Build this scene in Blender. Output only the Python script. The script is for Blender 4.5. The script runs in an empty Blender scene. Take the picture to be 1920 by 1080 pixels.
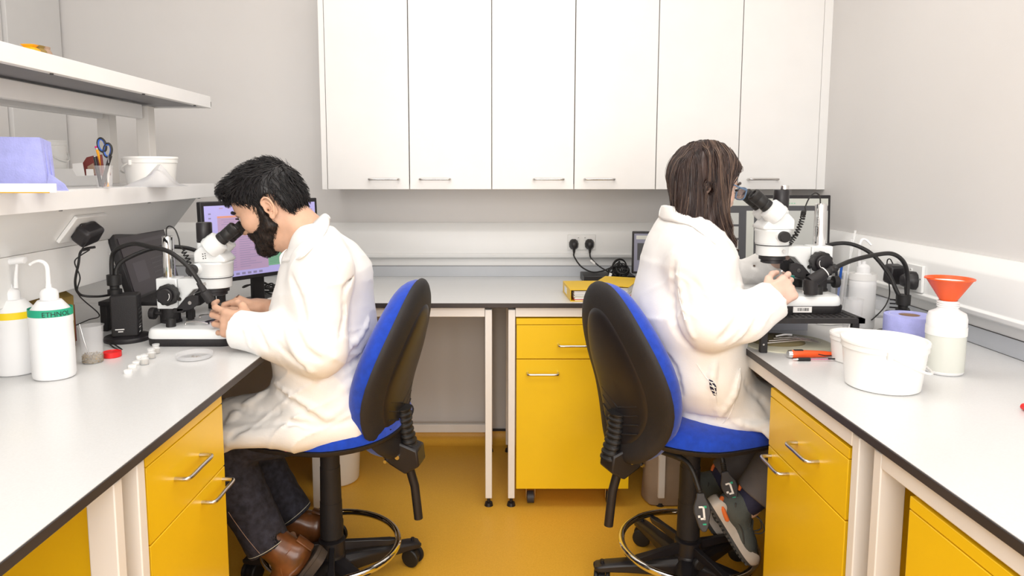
import bpy, math, random
import numpy as np
from mathutils import Matrix, Vector
random.seed(7); rng = np.random.default_rng(7)
SC = bpy.context.scene; COL = SC.collection
PI = math.pi
R = math.radians
# ------------------------------------------------------------ camera, world, lights, exposure
CAMZ = 1.203; TILT = R(6.06); FP = 1300.0; CX, CY = 927.0, 460.0
cam = bpy.data.cameras.new('camera'); camo = bpy.data.objects.new('camera', cam); COL.objects.link(camo)
camo.location = (0, 0, CAMZ); camo.rotation_euler = (PI/2 - TILT, 0, 0)
cam.sensor_width = 36; cam.lens = 36*FP/1920; cam.shift_x = (960-CX)/1920; cam.shift_y = -(540-CY)/1920
cam.clip_start = 0.02
SC.camera = camo
w = bpy.data.worlds.new('world'); SC.world = w; w.use_nodes = True
w.node_tree.nodes['Background'].inputs[0].default_value = (1, .99, .98, 1)
w.node_tree.nodes['Background'].inputs[1].default_value = .5
def area(name, loc, rot, sx, sy, power, col=(1, .985, .965)):
    l = bpy.data.lights.new(name, 'AREA'); l.shape = 'RECTANGLE'; l.size = sx; l.size_y = sy; l.energy = power; l.color = col
    o = bpy.data.objects.new(name, l); COL.objects.link(o); o.location = loc; o.rotation_euler = rot
    return o
area('ceiling_light_near', (0, .45, 2.46), (0, 0, 0), 2.0, .9, 15)
area('ceiling_light_far', (0, 1.75, 2.46), (0, 0, 0), 2.0, .7, 12)
area('studio_softbox', (0, -1.25, 1.45), (R(84), 0, 0), 2.2, 1.5, 50)
SC.view_settings.view_transform = 'Standard'; SC.view_settings.look = 'None'
SC.view_settings.exposure = 0.22; SC.view_settings.gamma = 1; SC.view_settings.use_curve_mapping = False
SC.cycles.max_bounces = 8; SC.cycles.diffuse_bounces = 5; SC.cycles.transparent_max_bounces = 12

# ------------------------------------------------------------ helpers
def at(px, py, Y):
    """world point at depth Y seen at photo position px, py"""
    dx = (px-CX)/FP; dz = -(py-CY)/FP
    vy = math.cos(TILT) + dz*math.sin(TILT); vz = -math.sin(TILT) + dz*math.cos(TILT)
    t = Y/vy
    return np.array([dx*t, Y, CAMZ + vz*t])
def ray(px, py):
    p = at(px, py, 1.0) - np.array([0, 0, CAMZ]); return p/np.linalg.norm(p)
V3 = lambda *a: np.array(a, float)
_m = {}
def mat(name, col, rough=.5, metal=0.0, var=.06, scale=8., bump=0.0, bscale=60., alpha=1., trans=0., emit=0., coat=0., sheen=0., stretch=None, col2=None, ior=1.45, sss=0.):
    if name in _m: return _m[name]
    m = bpy.data.materials.new(name); m.use_nodes = True; nt = m.node_tree; N = nt.nodes; L = nt.links
    b = N['Principled BSDF']
    tc = N.new('ShaderNodeTexCoord'); mp = N.new('ShaderNodeMapping'); L.new(tc.outputs['Object'], mp.inputs[0])
    if stretch: mp.inputs['Scale'].default_value = stretch
    nz = N.new('ShaderNodeTexNoise'); nz.inputs['Scale'].default_value = scale; nz.inputs['Detail'].default_value = 5; L.new(mp.outputs[0], nz.inputs['Vector'])
    cr = N.new('ShaderNodeValToRGB'); L.new(nz.outputs['Fac'], cr.inputs[0])
    c2 = col2 if col2 else tuple(c*(1-var*2) for c in col)
    c1 = col if col2 else tuple(min(1, c*(1+var)) for c in col)
    cr.color_ramp.elements[0].position = .3; cr.color_ramp.elements[1].position = .7
    cr.color_ramp.elements[0].color = (*c2, 1); cr.color_ramp.elements[1].color = (*c1, 1)
    L.new(cr.outputs[0], b.inputs['Base Color'])
    b.inputs['Roughness'].default_value = rough; b.inputs['Metallic'].default_value = metal
    b.inputs['IOR'].default_value = ior
    if trans: b.inputs['Transmission Weight'].default_value = trans
    if alpha < 1: b.inputs['Alpha'].default_value = alpha
    if coat: b.inputs['Coat Weight'].default_value = coat; b.inputs['Coat Roughness'].default_value = .15
    if sheen: b.inputs['Sheen Weight'].default_value = sheen
    if sss:
        b.inputs['Subsurface Weight'].default_value = sss; b.inputs['Subsurface Radius'].default_value = (.012, .005, .003); b.inputs['Subsurface Scale'].default_value = 1
    if emit:
        L.new(cr.outputs[0], b.inputs['Emission Color']); b.inputs['Emission Strength'].default_value = emit
    if bump:
        n2 = N.new('ShaderNodeTexNoise'); n2.inputs['Scale'].default_value = bscale; n2.inputs['Detail'].default_value = 3; L.new(mp.outputs[0], n2.inputs['Vector'])
        bp = N.new('ShaderNodeBump'); bp.inputs['Strength'].default_value = bump; bp.inputs['Distance'].default_value = .002
        L.new(n2.outputs['Fac'], bp.inputs['Height']); L.new(bp.outputs[0], b.inputs['Normal'])
    _m[name] = m; return m
M = dict(
 wall=mat('wall_paint', (.71, .69, .675), .75, var=.01, scale=3, bump=.05, bscale=200),
 wallpanel=mat('grey_wall_panel', (.70, .69, .68), .6, var=.01),
 ceil=mat('ceiling_paint', (.8, .8, .79), .8, var=.01),
 floor=mat('yellow_vinyl', (.82, .45, .05), .42, scale=350, col2=(.72, .37, .03), bump=.05, bscale=300),
 white=mat('white_laminate', (.80, .79, .775), .35, var=.01, coat=.15),
 frame=mat('white_powder_coat', (.84, .81, .77), .4, var=.012),
 shelfw=mat('white_shelf_steel', (.86, .855, .85), .38, var=.012),
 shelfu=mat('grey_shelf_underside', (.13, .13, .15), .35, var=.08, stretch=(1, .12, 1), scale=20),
 trunk=mat('white_pvc', (.82, .82, .81), .32, var=.008),
 top=mat('pale_grey_laminate', (.68, .68, .675), .30, var=.02, scale=300, coat=.2),
 edge=mat('dark_phenolic_edge', (.045, .038, .038), .4, var=.1),
 upst=mat('grey_upstand', (.52, .54, .57), .35, var=.02),
 yellow=mat('yellow_laminate', (.90, .575, .010), .33, var=.02, scale=5, coat=.15),
 steel=mat('brushed_steel', (.62, .60, .58), .25, 1., var=.05, stretch=(1, 1, 30)),
 chrome=mat('chrome', (.8, .8, .8), .06, 1., var=.01),
 blackp=mat('black_plastic', (.018, .016, .018), .38, var=.1),
 blackm=mat('black_matte_plastic', (.019, .017, .018), .6, var=.12, bump=.25, bscale=400),
 rubber=mat('black_rubber', (.015, .014, .014), .5, var=.1),
 blue=mat('blue_wool_fabric', (.004, .05, .46), .9, var=.10, scale=60, bump=.35, bscale=700, sheen=.25),
 coatm=mat('white_cotton', (.88, .865, .84), .85, var=.015, scale=6, bump=.2, bscale=350, sheen=.1),
 skin1=mat('tan_skin', (.68, .41, .28), .48, var=.07, scale=25, bump=.1, bscale=250, sss=.12),
 skin2=mat('pale_skin', (.74, .50, .40), .48, var=.06, scale=25, bump=.08, bscale=250, sss=.12),
 lip=mat('lips', (.42, .16, .13), .4, var=.1),
 hair1=mat('black_hair', (.010, .008, .009), .38, var=.4, scale=90),
 beard=mat('dark_brown_beard', (.022, .012, .008), .55, var=.5, scale=120),
 hair2=mat('brown_hair', (.060, .034, .027), .34, scale=45, stretch=(1.6, 1.6, .12), col2=(.016, .009, .009)),
 hair3=mat('light_brown_strands', (.19, .125, .09), .35, scale=45, stretch=(1.6, 1.6, .12), col2=(.10, .06, .045)),
 jeans=mat('dark_denim', (.03, .03, .045), .85, var=.3, scale=60, bump=.4, bscale=600),
 trou2=mat('grey_trousers', (.11, .10, .10), .85, var=.15, bump=.3, bscale=500),
 leather=mat('brown_leather', (.17, .06, .018), .32, var=.35, scale=18, coat=.3),
 sole=mat('dark_boot_sole', (.06, .045, .035), .7, var=.2),
 shoeg=mat('grey_green_mesh', (.085, .095, .085), .75, var=.15, bump=.6, bscale=500),
 shoed=mat('dark_grey_synthetic', (.05, .05, .048), .6, var=.15),
 midsole=mat('white_foam_sole', (.55, .5, .44), .7, var=.15),
 orange=mat('orange_plastic', (.85, .10, .015), .35, var=.04),
 orangef=mat('orange_fabric', (.75, .16, .03), .7, var=.1),
 eye=mat('eyeball', (.75, .72, .7), .1, var=.02), iris=mat('iris', (.03, .015, .01), .1),
 scope=mat('white_enamel', (.80, .82, .82), .28, var=.008, coat=.3),
 milky=mat('translucent_polythene', (.93, .93, .935), .4, var=.008, alpha=.86),
 bucket=mat('white_polypropylene', (.88, .875, .85), .35, var=.008),
 water=mat('cup_water', (.6, .45, .2), .05, alpha=.2),
 clear=mat('clear_plastic', (.93, .93, .95), .08, var=.0, alpha=.13),
 glass=mat('clear_glass', (.95, .96, .96), .03, var=.0, alpha=.32),
 liquid=mat('clear_liquid', (.80, .81, .73), .1, var=.01, alpha=.75),
 ytape=mat('yellow_tape', (.85, .62, .01), .5, var=.04), gtape=mat('green_tape', (.02, .38, .22), .5, var=.04),
 ink=mat('dark_ink', (.02, .02, .02), .6), paper=mat('white_paper', (.85, .84, .82), .8, var=.02),
 red=mat('red_plastic', (.75, .02, .02), .35, var=.04), pink=mat('magenta_label', (.65, .02, .2), .5),
 lilac=mat('lilac_blue_paper', (.40, .42, .80), .85, var=.05, scale=40, bump=.5, bscale=250),
 card=mat('brown_card', (.40, .27, .19), .8, var=.1), grains=mat('golden_sediment', (.30, .19, .05), .8, var=.5, scale=200),
 cream=mat('cream_felt', (.66, .64, .50), .8, var=.05), olive=mat('olive_fabric', (.22, .18, .09), .9, var=.15),
 ofold=mat('orange_folder', (.85, .38, .01), .5, var=.03), ybind=mat('yellow_binder', (.82, .52, .01), .4, var=.04),
 bag=mat('beige_paper_bag', (.36, .27, .19), .85, var=.1), teal=mat('teal_plastic', (.01, .26, .20), .4),
 bluep=mat('blue_plastic', (.01, .10, .5), .35), maroon=mat('maroon_card', (.20, .035, .03), .6, var=.1),
 greyp=mat('grey_plastic', (.045, .045, .05), .5, var=.05), navy=mat('navy_fabric', (.02, .02, .05), .8),
 tray=mat('grey_metal_tray', (.48, .49, .53), .4, .3, var=.05), olivebox=mat('olive_card', (.30, .20, .05), .7, var=.1),
)
def scr(name, col, e=.75): return mat('screen_'+name, col, .3, var=.02, emit=e*.62)
SS = dict(lav=scr('lavender', (.36, .33, .62)), pinkc=scr('mauve', (.36, .25, .38)), green=scr('green', (.16, .33, .22)), orange=scr('orange', (.55, .24, .16)),
  line=scr('lines', (.20, .18, .30)), gline=scr('green_lines', (.08, .20, .13)), dark=scr('dark', (.03, .022, .028), .35), dark2=scr('dark_panel', (.055, .045, .055), .35),
  grey=scr('grey', (.36, .36, .34), .5), lgrey=scr('light_grey', (.42, .42, .38), .5), dgrey=scr('charcoal', (.06, .06, .065), .3), blueg=scr('blue_grey', (.2, .2, .26), .3), lime=scr('lime', (.5, .55, .08)))

def tagit(o, label=None, cat=None, group=None, kind=None):
    if label: o['label'] = label
    if cat: o['category'] = cat
    if group: o['group'] = group
    if kind: o['kind'] = kind
    return o
def thing(name, label, cat, loc=(0, 0, 0), rz=0., group=None):
    o = bpy.data.objects.new(name, None); COL.objects.link(o); o.empty_display_size = .02
    o.location = loc; o.rotation_euler = (0, 0, rz)
    return tagit(o, label, cat, group)
def off(parent):
    while parent.parent: parent = parent.parent
    return np.array(parent.location)
def link_mesh(name, V, F, mats, mi=None, parent=None, local=False, angle=38., bevel=0., smooth=True, seg=2, vcol=None):
    V = np.asarray(V, float)
    me = bpy.data.meshes.new(name)
    loc = None
    if parent is not None:
        if not local: V = V - off(parent)
    elif not local:
        loc = np.array([(V[:, 0].min()+V[:, 0].max())/2, (V[:, 1].min()+V[:, 1].max())/2, V[:, 2].min()]); V = V - loc
    if isinstance(F, np.ndarray):
        me.vertices.add(len(V)); me.vertices.foreach_set('co', V.astype(np.float32).ravel())
        n = F.shape[1]; me.loops.add(F.size); me.loops.foreach_set('vertex_index', F.astype(np.int32).ravel())
        me.polygons.add(len(F)); me.polygons.foreach_set('loop_start', np.arange(0, F.size, n, dtype=np.int32)); me.update(calc_edges=True); me.validate()
    else:
        me.from_pydata([tuple(v) for v in V], [], F); me.update()
    if not isinstance(mats, (list, tuple)): mats = [mats]
    for m in mats: me.materials.append(m)
    if mi is not None and len(mats) > 1: me.polygons.foreach_set('material_index', np.asarray(mi, dtype=np.int32))
    if smooth:
        me.polygons.foreach_set('use_smooth', np.ones(len(me.polygons), dtype=bool))
        if angle < 179: me.set_sharp_from_angle(angle=R(angle))
    o = bpy.data.objects.new(name, me); COL.objects.link(o)
    if parent is not None: o.parent = parent
    elif loc is not None: o.location = loc
    if bevel:
        md = o.modifiers.new('bevel', 'BEVEL'); md.width = bevel; md.segments = seg; md.limit_method = 'ANGLE'; md.angle_limit = R(40); md.harden_normals = False
    return o
def ax2R(d):
    d = np.asarray(d, float); d = d/np.linalg.norm(d)
    a = np.array([0, 0, 1.]) if abs(d[2]) < .9 else np.array([1., 0, 0])
    x = np.cross(a, d); x /= np.linalg.norm(x); y = np.cross(d, x)
    return np.stack([x, y, d], 1)
def rotz(a): c, s = math.cos(a), math.sin(a); return np.array([[c, -s, 0], [s, c, 0], [0, 0, 1.]])
def roty(a): c, s = math.cos(a), math.sin(a); return np.array([[c, 0, s], [0, 1, 0], [-s, 0, c.real]])
def rotx(a): c, s = math.cos(a), math.sin(a); return np.array([[1, 0, 0], [0, c, -s], [0, s, c.real]])
def spline(P, n=8, closed=False):
    P = [np.asarray(p, float) for p in P]; out = []
    m = len(P); rg = range(m if closed else m-1)
    for i in rg:
        if closed: p0, p1, p2, p3 = P[i-1], P[i], P[(i+1) % m], P[(i+2) % m]
        else: p0, p1, p2, p3 = P[max(i-1, 0)], P[i], P[i+1], P[min(i+2, m-1)]
        for k in range(n):
            t = k/n; out.append(.5*((2*p1)+(-p0+p2)*t+(2*p0-5*p1+4*p2-p3)*t*t+(-p0+3*p1-3*p2+p3)*t**3))
    if not closed: out.append(P[-1])
    return out
class MB:
    def __init__(s): s.v = []; s.f = []; s.m = []
    def add(s, V, F, mi=0):
        b = len(s.v); s.v += [tuple(x) for x in V]; s.f += [tuple(b+i for i in f) for f in F]; s.m += [mi]*len(F); return s
    def box(s, c, d, Rm=None, mi=0):
        c = np.asarray(c, float); d = np.asarray(d, float)/2
        V = np.array([[x, y, z] for x in (-1, 1) for y in (-1, 1) for z in (-1, 1)])*d
        if Rm is not None: V = V @ Rm.T
        return s.add(V+c, [(0, 1, 3, 2), (4, 6, 7, 5), (0, 4, 5, 1), (2, 3, 7, 6), (0, 2, 6, 4), (1, 5, 7, 3)], mi)
    def bx(s, x0, x1, y0, y1, z0, z1, mi=0): return s.box(((x0+x1)/2, (y0+y1)/2, (z0+z1)/2), (abs(x1-x0), abs(y1-y0), abs(z1-z0)), mi=mi)
    def rings(s, rr, mi=0, caps=(True, True), closed=False):
        n = len(rr[0]); V = [p for r in rr for p in r]; F = []
        m = len(rr)
        for i in range(m if closed else m-1):
            j = (i+1) % m
            for k in range(n):
                l = (k+1) % n; F.append((i*n+k, i*n+l, j*n+l, j*n+k))
        if not closed:
            if caps[0]: F.append(tuple(range(n))[::-1])
            if caps[1]: F.append(tuple((m-1)*n+k for k in range(n)))
        return s.add(V, F, mi)
    def cyl(s, a, b, ra, rb=None, n=24, mi=0, caps=(True, True)):
        a = np.asarray(a, float); b = np.asarray(b, float); rb = ra if rb is None else rb; Rm = ax2R(b-a)
        C = [np.array([math.cos(2*PI*k/n), math.sin(2*PI*k/n), 0]) for k in range(n)]
        return s.rings([[a+Rm@(c*ra) for c in C], [b+Rm@(c*rb) for c in C]], mi, caps)
    def lathe(s, c, prof, n=32, mi=0, Rm=None, caps=(True, True), sy=1.):
        c = np.asarray(c, float); Rm = np.eye(3) if Rm is None else Rm
        return s.rings([[c+Rm@np.array([r*math.cos(2*PI*k/n), sy*r*math.sin(2*PI*k/n), z]) for k in range(n)] for r, z in prof], mi, caps)
    def tube(s, pts, r, n=8, mi=0, closed=False):
        pts = [np.asarray(p, float) for p in pts]; m = len(pts); rr = []
        rs = r if isinstance(r, (list, tuple, np.ndarray)) else [r]*m
        up = None
        for i, p in enumerate(pts):
            t = (pts[(i+1) % m]-pts[i-1]) if (closed or 0 < i < m-1) else (pts[1]-pts[0] if i == 0 else pts[-1]-pts[-2])
            t = t/(np.linalg.norm(t)+1e-12)
            if up is None: up = ax2R(t)[:, 0]
            up = up-np.dot(up, t)*t; up /= (np.linalg.norm(up)+1e-12); q = np.cross(t, up)
            rr.append([p+rs[i]*(math.cos(2*PI*k/n)*up+math.sin(2*PI*k/n)*q) for k in range(n)])
        return s.rings(rr, mi, closed=closed)
    def prism(s, pts, vec, mi=0):
        n = len(pts); A = [np.asarray(p, float) for p in pts]; B = [p+np.asarray(vec, float) for p in A]
        return s.add(A+B, [tuple(range(n))[::-1], tuple(range(n, 2*n))]+[(i, (i+1) % n, n+(i+1) % n, n+i) for i in range(n)], mi)
    def quad(s, a, b, c, d, mi=0): return s.add([a, b, c, d], [(0, 1, 2, 3)], mi)
    def build(s, name, mats, parent=None, **k):
        return link_mesh(name, np.array(s.v, float), s.f, mats, s.m, parent, **k)
def nb(name, m, parent, fn, **k):
    b = MB(); fn(b); return b.build(name, m, parent, **k)
def text_mesh(name, txt, size, m, parent, origin, xd, yd, extr=.0004, wrap=None, local=False):
    cu = bpy.data.curves.new('txt', 'FONT'); cu.body = txt; cu.size = size; cu.resolution_u = 2
    ob = bpy.data.objects.new('txt', cu); COL.objects.link(ob); dg = bpy.context.evaluated_depsgraph_get()
    me = ob.evaluated_get(dg).to_mesh(); V = np.array([v.co[:] for v in me.vertices]); F = [tuple(p.vertices) for p in me.polygons]
    ob.evaluated_get(dg).to_mesh_clear(); bpy.data.objects.remove(ob)
    xd = np.asarray(xd, float); yd = np.asarray(yd, float); nd = np.cross(xd, yd)
    if wrap: W = np.array([wrap(v[0], v[1]) for v in V])
    else: W = np.asarray(origin)+V[:, :1]*xd+V[:, 1:2]*yd+nd*extr
    return link_mesh(name, W, F, m, parent=parent, smooth=False, local=local)

# ------------------------------------------------------------ implicit surfaces for bodies, cloth and shoes
def cap(a, b, ra, rb=None):
    a = np.asarray(a, float); b = np.asarray(b, float); rb = ra if rb is None else rb; ab = b-a; L2 = max(ab@ab, 1e-9)
    def f(P):
        t = np.clip((P-a)@ab/L2, 0, 1); return np.linalg.norm(P-(a+t[:, None]*ab), axis=1)-(ra+(rb-ra)*t)
    m = max(ra, rb); return f, np.minimum(a, b)-m, np.maximum(a, b)+m
def ell(c, r, Rm=None):
    c = np.asarray(c, float); r = np.asarray(r, float); Rm = np.eye(3) if Rm is None else Rm
    def f(P):
        q = (P-c)@Rm; k0 = np.linalg.norm(q/r, axis=1); k1 = np.linalg.norm(q/r**2, axis=1)+1e-9; return k0*(k0-1)/k1
    ex = np.sqrt(((Rm*r)**2).sum(1)); return f, c-ex, c+ex
def rbox(c, h, rd=.01, Rm=None):
    c = np.asarray(c, float); h = np.asarray(h, float)-rd; Rm = np.eye(3) if Rm is None else Rm
    def f(P):
        q = np.abs((P-c)@Rm)-h; return np.linalg.norm(np.maximum(q, 0), axis=1)+np.minimum(q.max(1), 0)-rd
    ex = np.abs(Rm)@(h+rd); return f, c-ex, c+ex
def plane(p, n):
    p = np.asarray(p, float); n = np.asarray(n, float); n = n/np.linalg.norm(n)
    return (lambda P: (P-p)@n), V3(-9, -9, -9), V3(9, 9, 9)
def polyprism(poly, o, Rm, ia=0, ib=2):
    """infinite prism over a 2D polygon in two local axes"""
    poly = np.asarray(poly, float); o = np.asarray(o, float)
    def f(P):
        q = (P-o)@Rm; x = q[:, ia]; y = q[:, ib]; d = np.full(len(x), 1e9); s = np.ones(len(x)); n = len(poly)
        for i in range(n):
            vi = poly[i]; vj = poly[i-1]; ex, ey = vj-vi; wx = x-vi[0]; wy = y-vi[1]
            t = np.clip((wx*ex+wy*ey)/(ex*ex+ey*ey), 0, 1); bx = wx-ex*t; by = wy-ey*t; d = np.minimum(d, bx*bx+by*by)
            c1 = y >= vi[1]; c2 = y < vj[1]; c3 = ex*wy > ey*wx
            s = np.where((c1 & c2 & c3) | (~c1 & ~c2 & ~c3), -s, s)
        return s*np.sqrt(d)
    return f, V3(-9, -9, -9), V3(9, 9, 9)
class Field:
    def __init__(s): s.ops = []
    def add(s, prim, k=.02, mode='+'): s.ops.append((prim[0], prim[1], prim[2], k, mode)); return s
    def disp(s, fn): s.ops.append((fn, None, None, 0, 'd')); return s
    def bounds(s):
        lo = np.min([o[1] for o in s.ops if o[4] == '+'], axis=0); hi = np.max([o[2] for o in s.ops if o[4] == '+'], axis=0); return lo-.012, hi+.012
    def __call__(s, P):
        d = np.full(len(P), 1.0)
        for fn, lo, hi, k, mode in s.ops:
            if mode == 'd':
                m = np.abs(d) < .06
                if m.any(): d[m] = d[m]+fn(P[m])
                continue
            if lo[0] < -8: m = slice(None); Q = P
            else:
                e = k+.06; m = np.all((P > lo-e) & (P < hi+e), axis=1)
                if not m.any(): continue
                Q = P[m]
            x = fn(Q); c = d[m]
            if mode == '+':
                h = np.maximum(k-np.abs(c-x), 0)/max(k, 1e-9); r = np.minimum(c, x)-h*h*k*.25
            elif mode == '-':
                x = -x; h = np.maximum(k-np.abs(c-x), 0)/max(k, 1e-9); r = np.maximum(c, x)+h*h*k*.25
            else:
                h = np.maximum(k-np.abs(c-x), 0)/max(k, 1e-9); r = np.maximum(c, x)+h*h*k*.25
            d[m] = r
        return d
    def grad(s, P, e=.002):
        g = np.stack([s(P+np.eye(3)[i]*e)-s(P-np.eye(3)[i]*e) for i in range(3)], 1); return g/(np.linalg.norm(g, axis=1, keepdims=True)+1e-9)
def nets(F, v, lo=None, hi=None):
    if lo is None: lo, hi = F.bounds()
    c = 4; cs = c*v; nc = np.ceil((hi-lo)/cs).astype(int)+1
    G = np.stack(np.meshgrid(*[np.arange(n) for n in nc], indexing='ij'), -1).reshape(-1, 3)
    dc = np.concatenate([F(lo+(g+.5)*cs) for g in np.array_split(G, max(1, len(G)//400000))])
    keep = np.abs(dc) < cs*1.35
    D = np.repeat(np.repeat(np.repeat(dc.reshape(nc).astype(np.float32), c, 0), c, 1), c, 2)
    D[D >= 0] = np.maximum(D[D >= 0], .01); D[D < 0] = np.minimum(D[D < 0], -.01)
    K = G[keep]; o = np.stack(np.meshgrid(*[np.arange(c)]*3, indexing='ij'), -1).reshape(-1, 3)
    I = (K[:, None, :]*c+o[None]).reshape(-1, 3)
    d = np.concatenate([F(lo+i*v) for i in np.array_split(I, max(1, len(I)//400000))])
    D[I[:, 0], I[:, 1], I[:, 2]] = d
    S = D < 0
    a = np.zeros(tuple(np.array(S.shape)-1), np.uint8)
    for i in (0, 1):
        for j in (0, 1):
            for k in (0, 1): a += S[i:S.shape[0]-1+i, j:S.shape[1]-1+j, k:S.shape[2]-1+k]
    act = (a > 0) & (a < 8); C = np.argwhere(act)
    idx = np.full(a.shape, -1, np.int32); idx[tuple(C.T)] = np.arange(len(C))
    acc = np.zeros((len(C), 3)); cnt = np.zeros(len(C))
    cor = [(i, j, k) for i in (0, 1) for j in (0, 1) for k in (0, 1)]
    for p in cor:
        for ax in range(3):
            if p[ax]: continue
            q = list(p); q[ax] = 1
            A = D[C[:, 0]+p[0], C[:, 1]+p[1], C[:, 2]+p[2]]; B = D[C[:, 0]+q[0], C[:, 1]+q[1], C[:, 2]+q[2]]
            m = (A < 0) != (B < 0); t = A[m]/(A[m]-B[m]); pt = np.tile(np.array(p, float), (m.sum(), 1)); pt[:, ax] += t
            acc[m] += pt; cnt[m] += 1
    Vv = lo+(C+acc/cnt[:, None])*v
    Fs = []
    for ax in range(3):
        sl0 = [slice(None)]*3; sl1 = [slice(None)]*3; sl0[ax] = slice(0, -1); sl1[ax] = slice(1, None)
        X = S[tuple(sl0)] != S[tuple(sl1)]; E = np.argwhere(X); u, w_ = [(1, 2), (2, 0), (0, 1)][ax]
        ok = (E[:, u] > 0) & (E[:, w_] > 0) & (E[:, u] < a.shape[u]) & (E[:, w_] < a.shape[w_]); E = E[ok]
        def g(du, dw):
            e = E.copy(); e[:, u] -= du; e[:, w_] -= dw; return idx[tuple(e.T)]
        Q = np.stack([g(1, 1), g(0, 1), g(0, 0), g(1, 0)], 1)
        inside = S[tuple(E.T)]; Q[~inside] = Q[~inside][:, ::-1]; Fs.append(Q)
    Fq = np.concatenate(Fs); Fq = Fq[(Fq >= 0).all(1)]
    # light smoothing along the quads
    for _ in range(1):
        s_ = np.zeros_like(Vv); n_ = np.zeros(len(Vv))
        for i, j in ((0, 1), (1, 2), (2, 3), (3, 0)):
            np.add.at(s_, Fq[:, i], Vv[Fq[:, j]]); np.add.at(n_, Fq[:, i], 1); np.add.at(s_, Fq[:, j], Vv[Fq[:, i]]); np.add.at(n_, Fq[:, j], 1)
        Vv = Vv*.5+.5*s_/np.maximum(n_, 1)[:, None]
    return Vv, Fq
def fmesh(name, F, v, m, parent=None, local=False, mi=None, **k):
    V, Q = nets(F, v); 
    idx = None
    if mi is not None: idx = mi(V[Q].mean(1))
    return link_mesh(name, V, Q, m, idx, parent, local=local, angle=180, **k)
def hit(F, px, py, t0=1.2, t1=2.6):
    d = ray(px, py); t = t0; o = V3(0, 0, CAMZ)
    for _ in range(160):
        x = F((o+d*t)[None])[0]
        if x < .0008 or t > t1: break
        t += min(max(x*.7, .0008), .02)
    return o+d*t
def hash3(P, s):
    """smooth pseudo noise from summed warped sines"""
    x, y, z = P[:, 0], P[:, 1], P[:, 2]
    return (np.sin(x*s*1.0+1.7*np.sin(y*s*.7+1.3))+np.sin(y*s*1.1+1.9*np.sin(z*s*.6+.4))+np.sin(z*s*.9+1.6*np.sin(x*s*.8+2.1)))/3

# ------------------------------------------------------------ the room
BT = .75; XL, XR = -.576, .650; YB = 3.0; YF = 2.372; XW = 1.284
def struct(name, m, fn, **k):
    o = nb(name, m, None, fn, **k); o['kind'] = 'structure'; return o
struct('floor', M['floor'], lambda b: b.bx(-1.86, 1.32, -1.6, 3.0, -.05, 0))
struct('ceiling', M['ceil'], lambda b: b.bx(-1.9, 1.36, -1.65, 3.05, 2.5, 2.55))
struct('wall_back', M['wall'], lambda b: b.bx(-1.9, 1.36, 3.0, 3.08, 0, 2.5))
struct('wall_right', M['wall'], lambda b: b.bx(XW, 1.39, -1.6, 3.0, 0, 2.5))
struct('wall_left', M['wall'], lambda b: b.bx(-1.93, -1.85, -1.6, 3.0, 0, 2.5))
struct('wall_front', M['wall'], lambda b: b.bx(-1.9, 1.36, -1.68, -1.6, 0, 2.5))
struct('trim_1', M['wallpanel'], lambda b: b.bx(-1.85, -1.82, 2.66, 2.99, 0, 2.5), bevel=.002)
struct('trim_2', M['wall'], lambda b: b.bx(-1.85, -1.835, 2.52, 2.655, 0, 2.5), bevel=.002)
# floor coved up the back wall, with its capping strip
def cove(b):
    pr = [(YB-.055, .0005)]+[(YB-.055+.05*math.sin(a), .0505-.05*math.cos(a)) for a in np.linspace(0, PI/2, 8)]+[(YB, .0505), (YB, .0005)]
    b.prism([(-1.85, y, z) for y, z in pr], (3.16, 0, 0))
struct('baseboard_back', M['floor'], cove)
struct('trim_3', M['edge'], lambda b: b.bx(-1.85, 1.31, YB-.008, YB, .0505, .060))
struct('baseboard_right', M['floor'], lambda b: b.bx(XW-.008, XW, -1.6, 2.94, 0, .06))
# dado trunking on the back and right walls
def trunk_prof(s):   # (distance from wall, z)
    return [(0, .83), (.035, .83), (.05, .838), (.054, .85), (.046, .856), (.046, .945), (.042, .953), (.02, .978), (.012, .985), (0, .985)]
def tb(b): b.prism([(-1.83, YB-d, z) for d, z in trunk_prof(0)], (XW+1.80, 0, 0))
struct('trim_4', M['trunk'], tb, bevel=.0015)
def tr(b): b.prism([(XW-d*1.1, -1.0, z) for d, z in trunk_prof(0)][::-1], (0, 3.94, 0))
struct('trim_5', M['trunk'], tr, bevel=.0015)
struct('trim_6', M['trunk'], lambda b: b.bx(-1.83, XW-.011, YB-.012, YB, .797, .829))
struct('trim_7', M['trunk'], lambda b: b.bx(XW-.010, XW, -1.0, 2.98, .797, .829))

# worktops
def worktop(name, label, x0, x1, y0, y1, ups):
    t = thing(name, label, 'worktop', ((x0+x1)/2, (y0+y1)/2, BT-.018))
    nb('core_edge', M['edge'], t, lambda b: b.bx(x0, x1, y0, y1, BT-.018, BT-.0012), bevel=.0015)
    nb('surface', M['top'], t, lambda b: b.bx(x0+.0015, x1-.0015, y0+.0015, y1-.0015, BT-.0012, BT))
    for u in ups:
        nb('upstand', M['upst'], t, lambda b: b.bx(*u, BT, .7955), bevel=.001)
        b2 = MB(); b2.bx(u[0], u[1], u[2], u[3], .7955, .797); b2.build('upstand_edge', M['edge'], t)
worktop('worktop', 'pale grey worktop with dark edge running along the back wall', -1.83, XW-.001, YF, YB, [(-1.83, XW-.013, YB-.016, YB)])
worktop('worktop', 'pale grey worktop on the left carrying the two white squeeze bottles', -1.78, XL, -.9, YF-.0015, [])
worktop('worktop', 'pale grey worktop on the right carrying the big white tub', XR, XW-.013, -.9, YF-.0015, [(XW-.0129, XW-.001, -.9, YF-.002)])
struct('trim_10', M['upst'], lambda b: b.bx(XW-.013, XW-.001, YF, YB-.017, BT, .7965))

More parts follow.
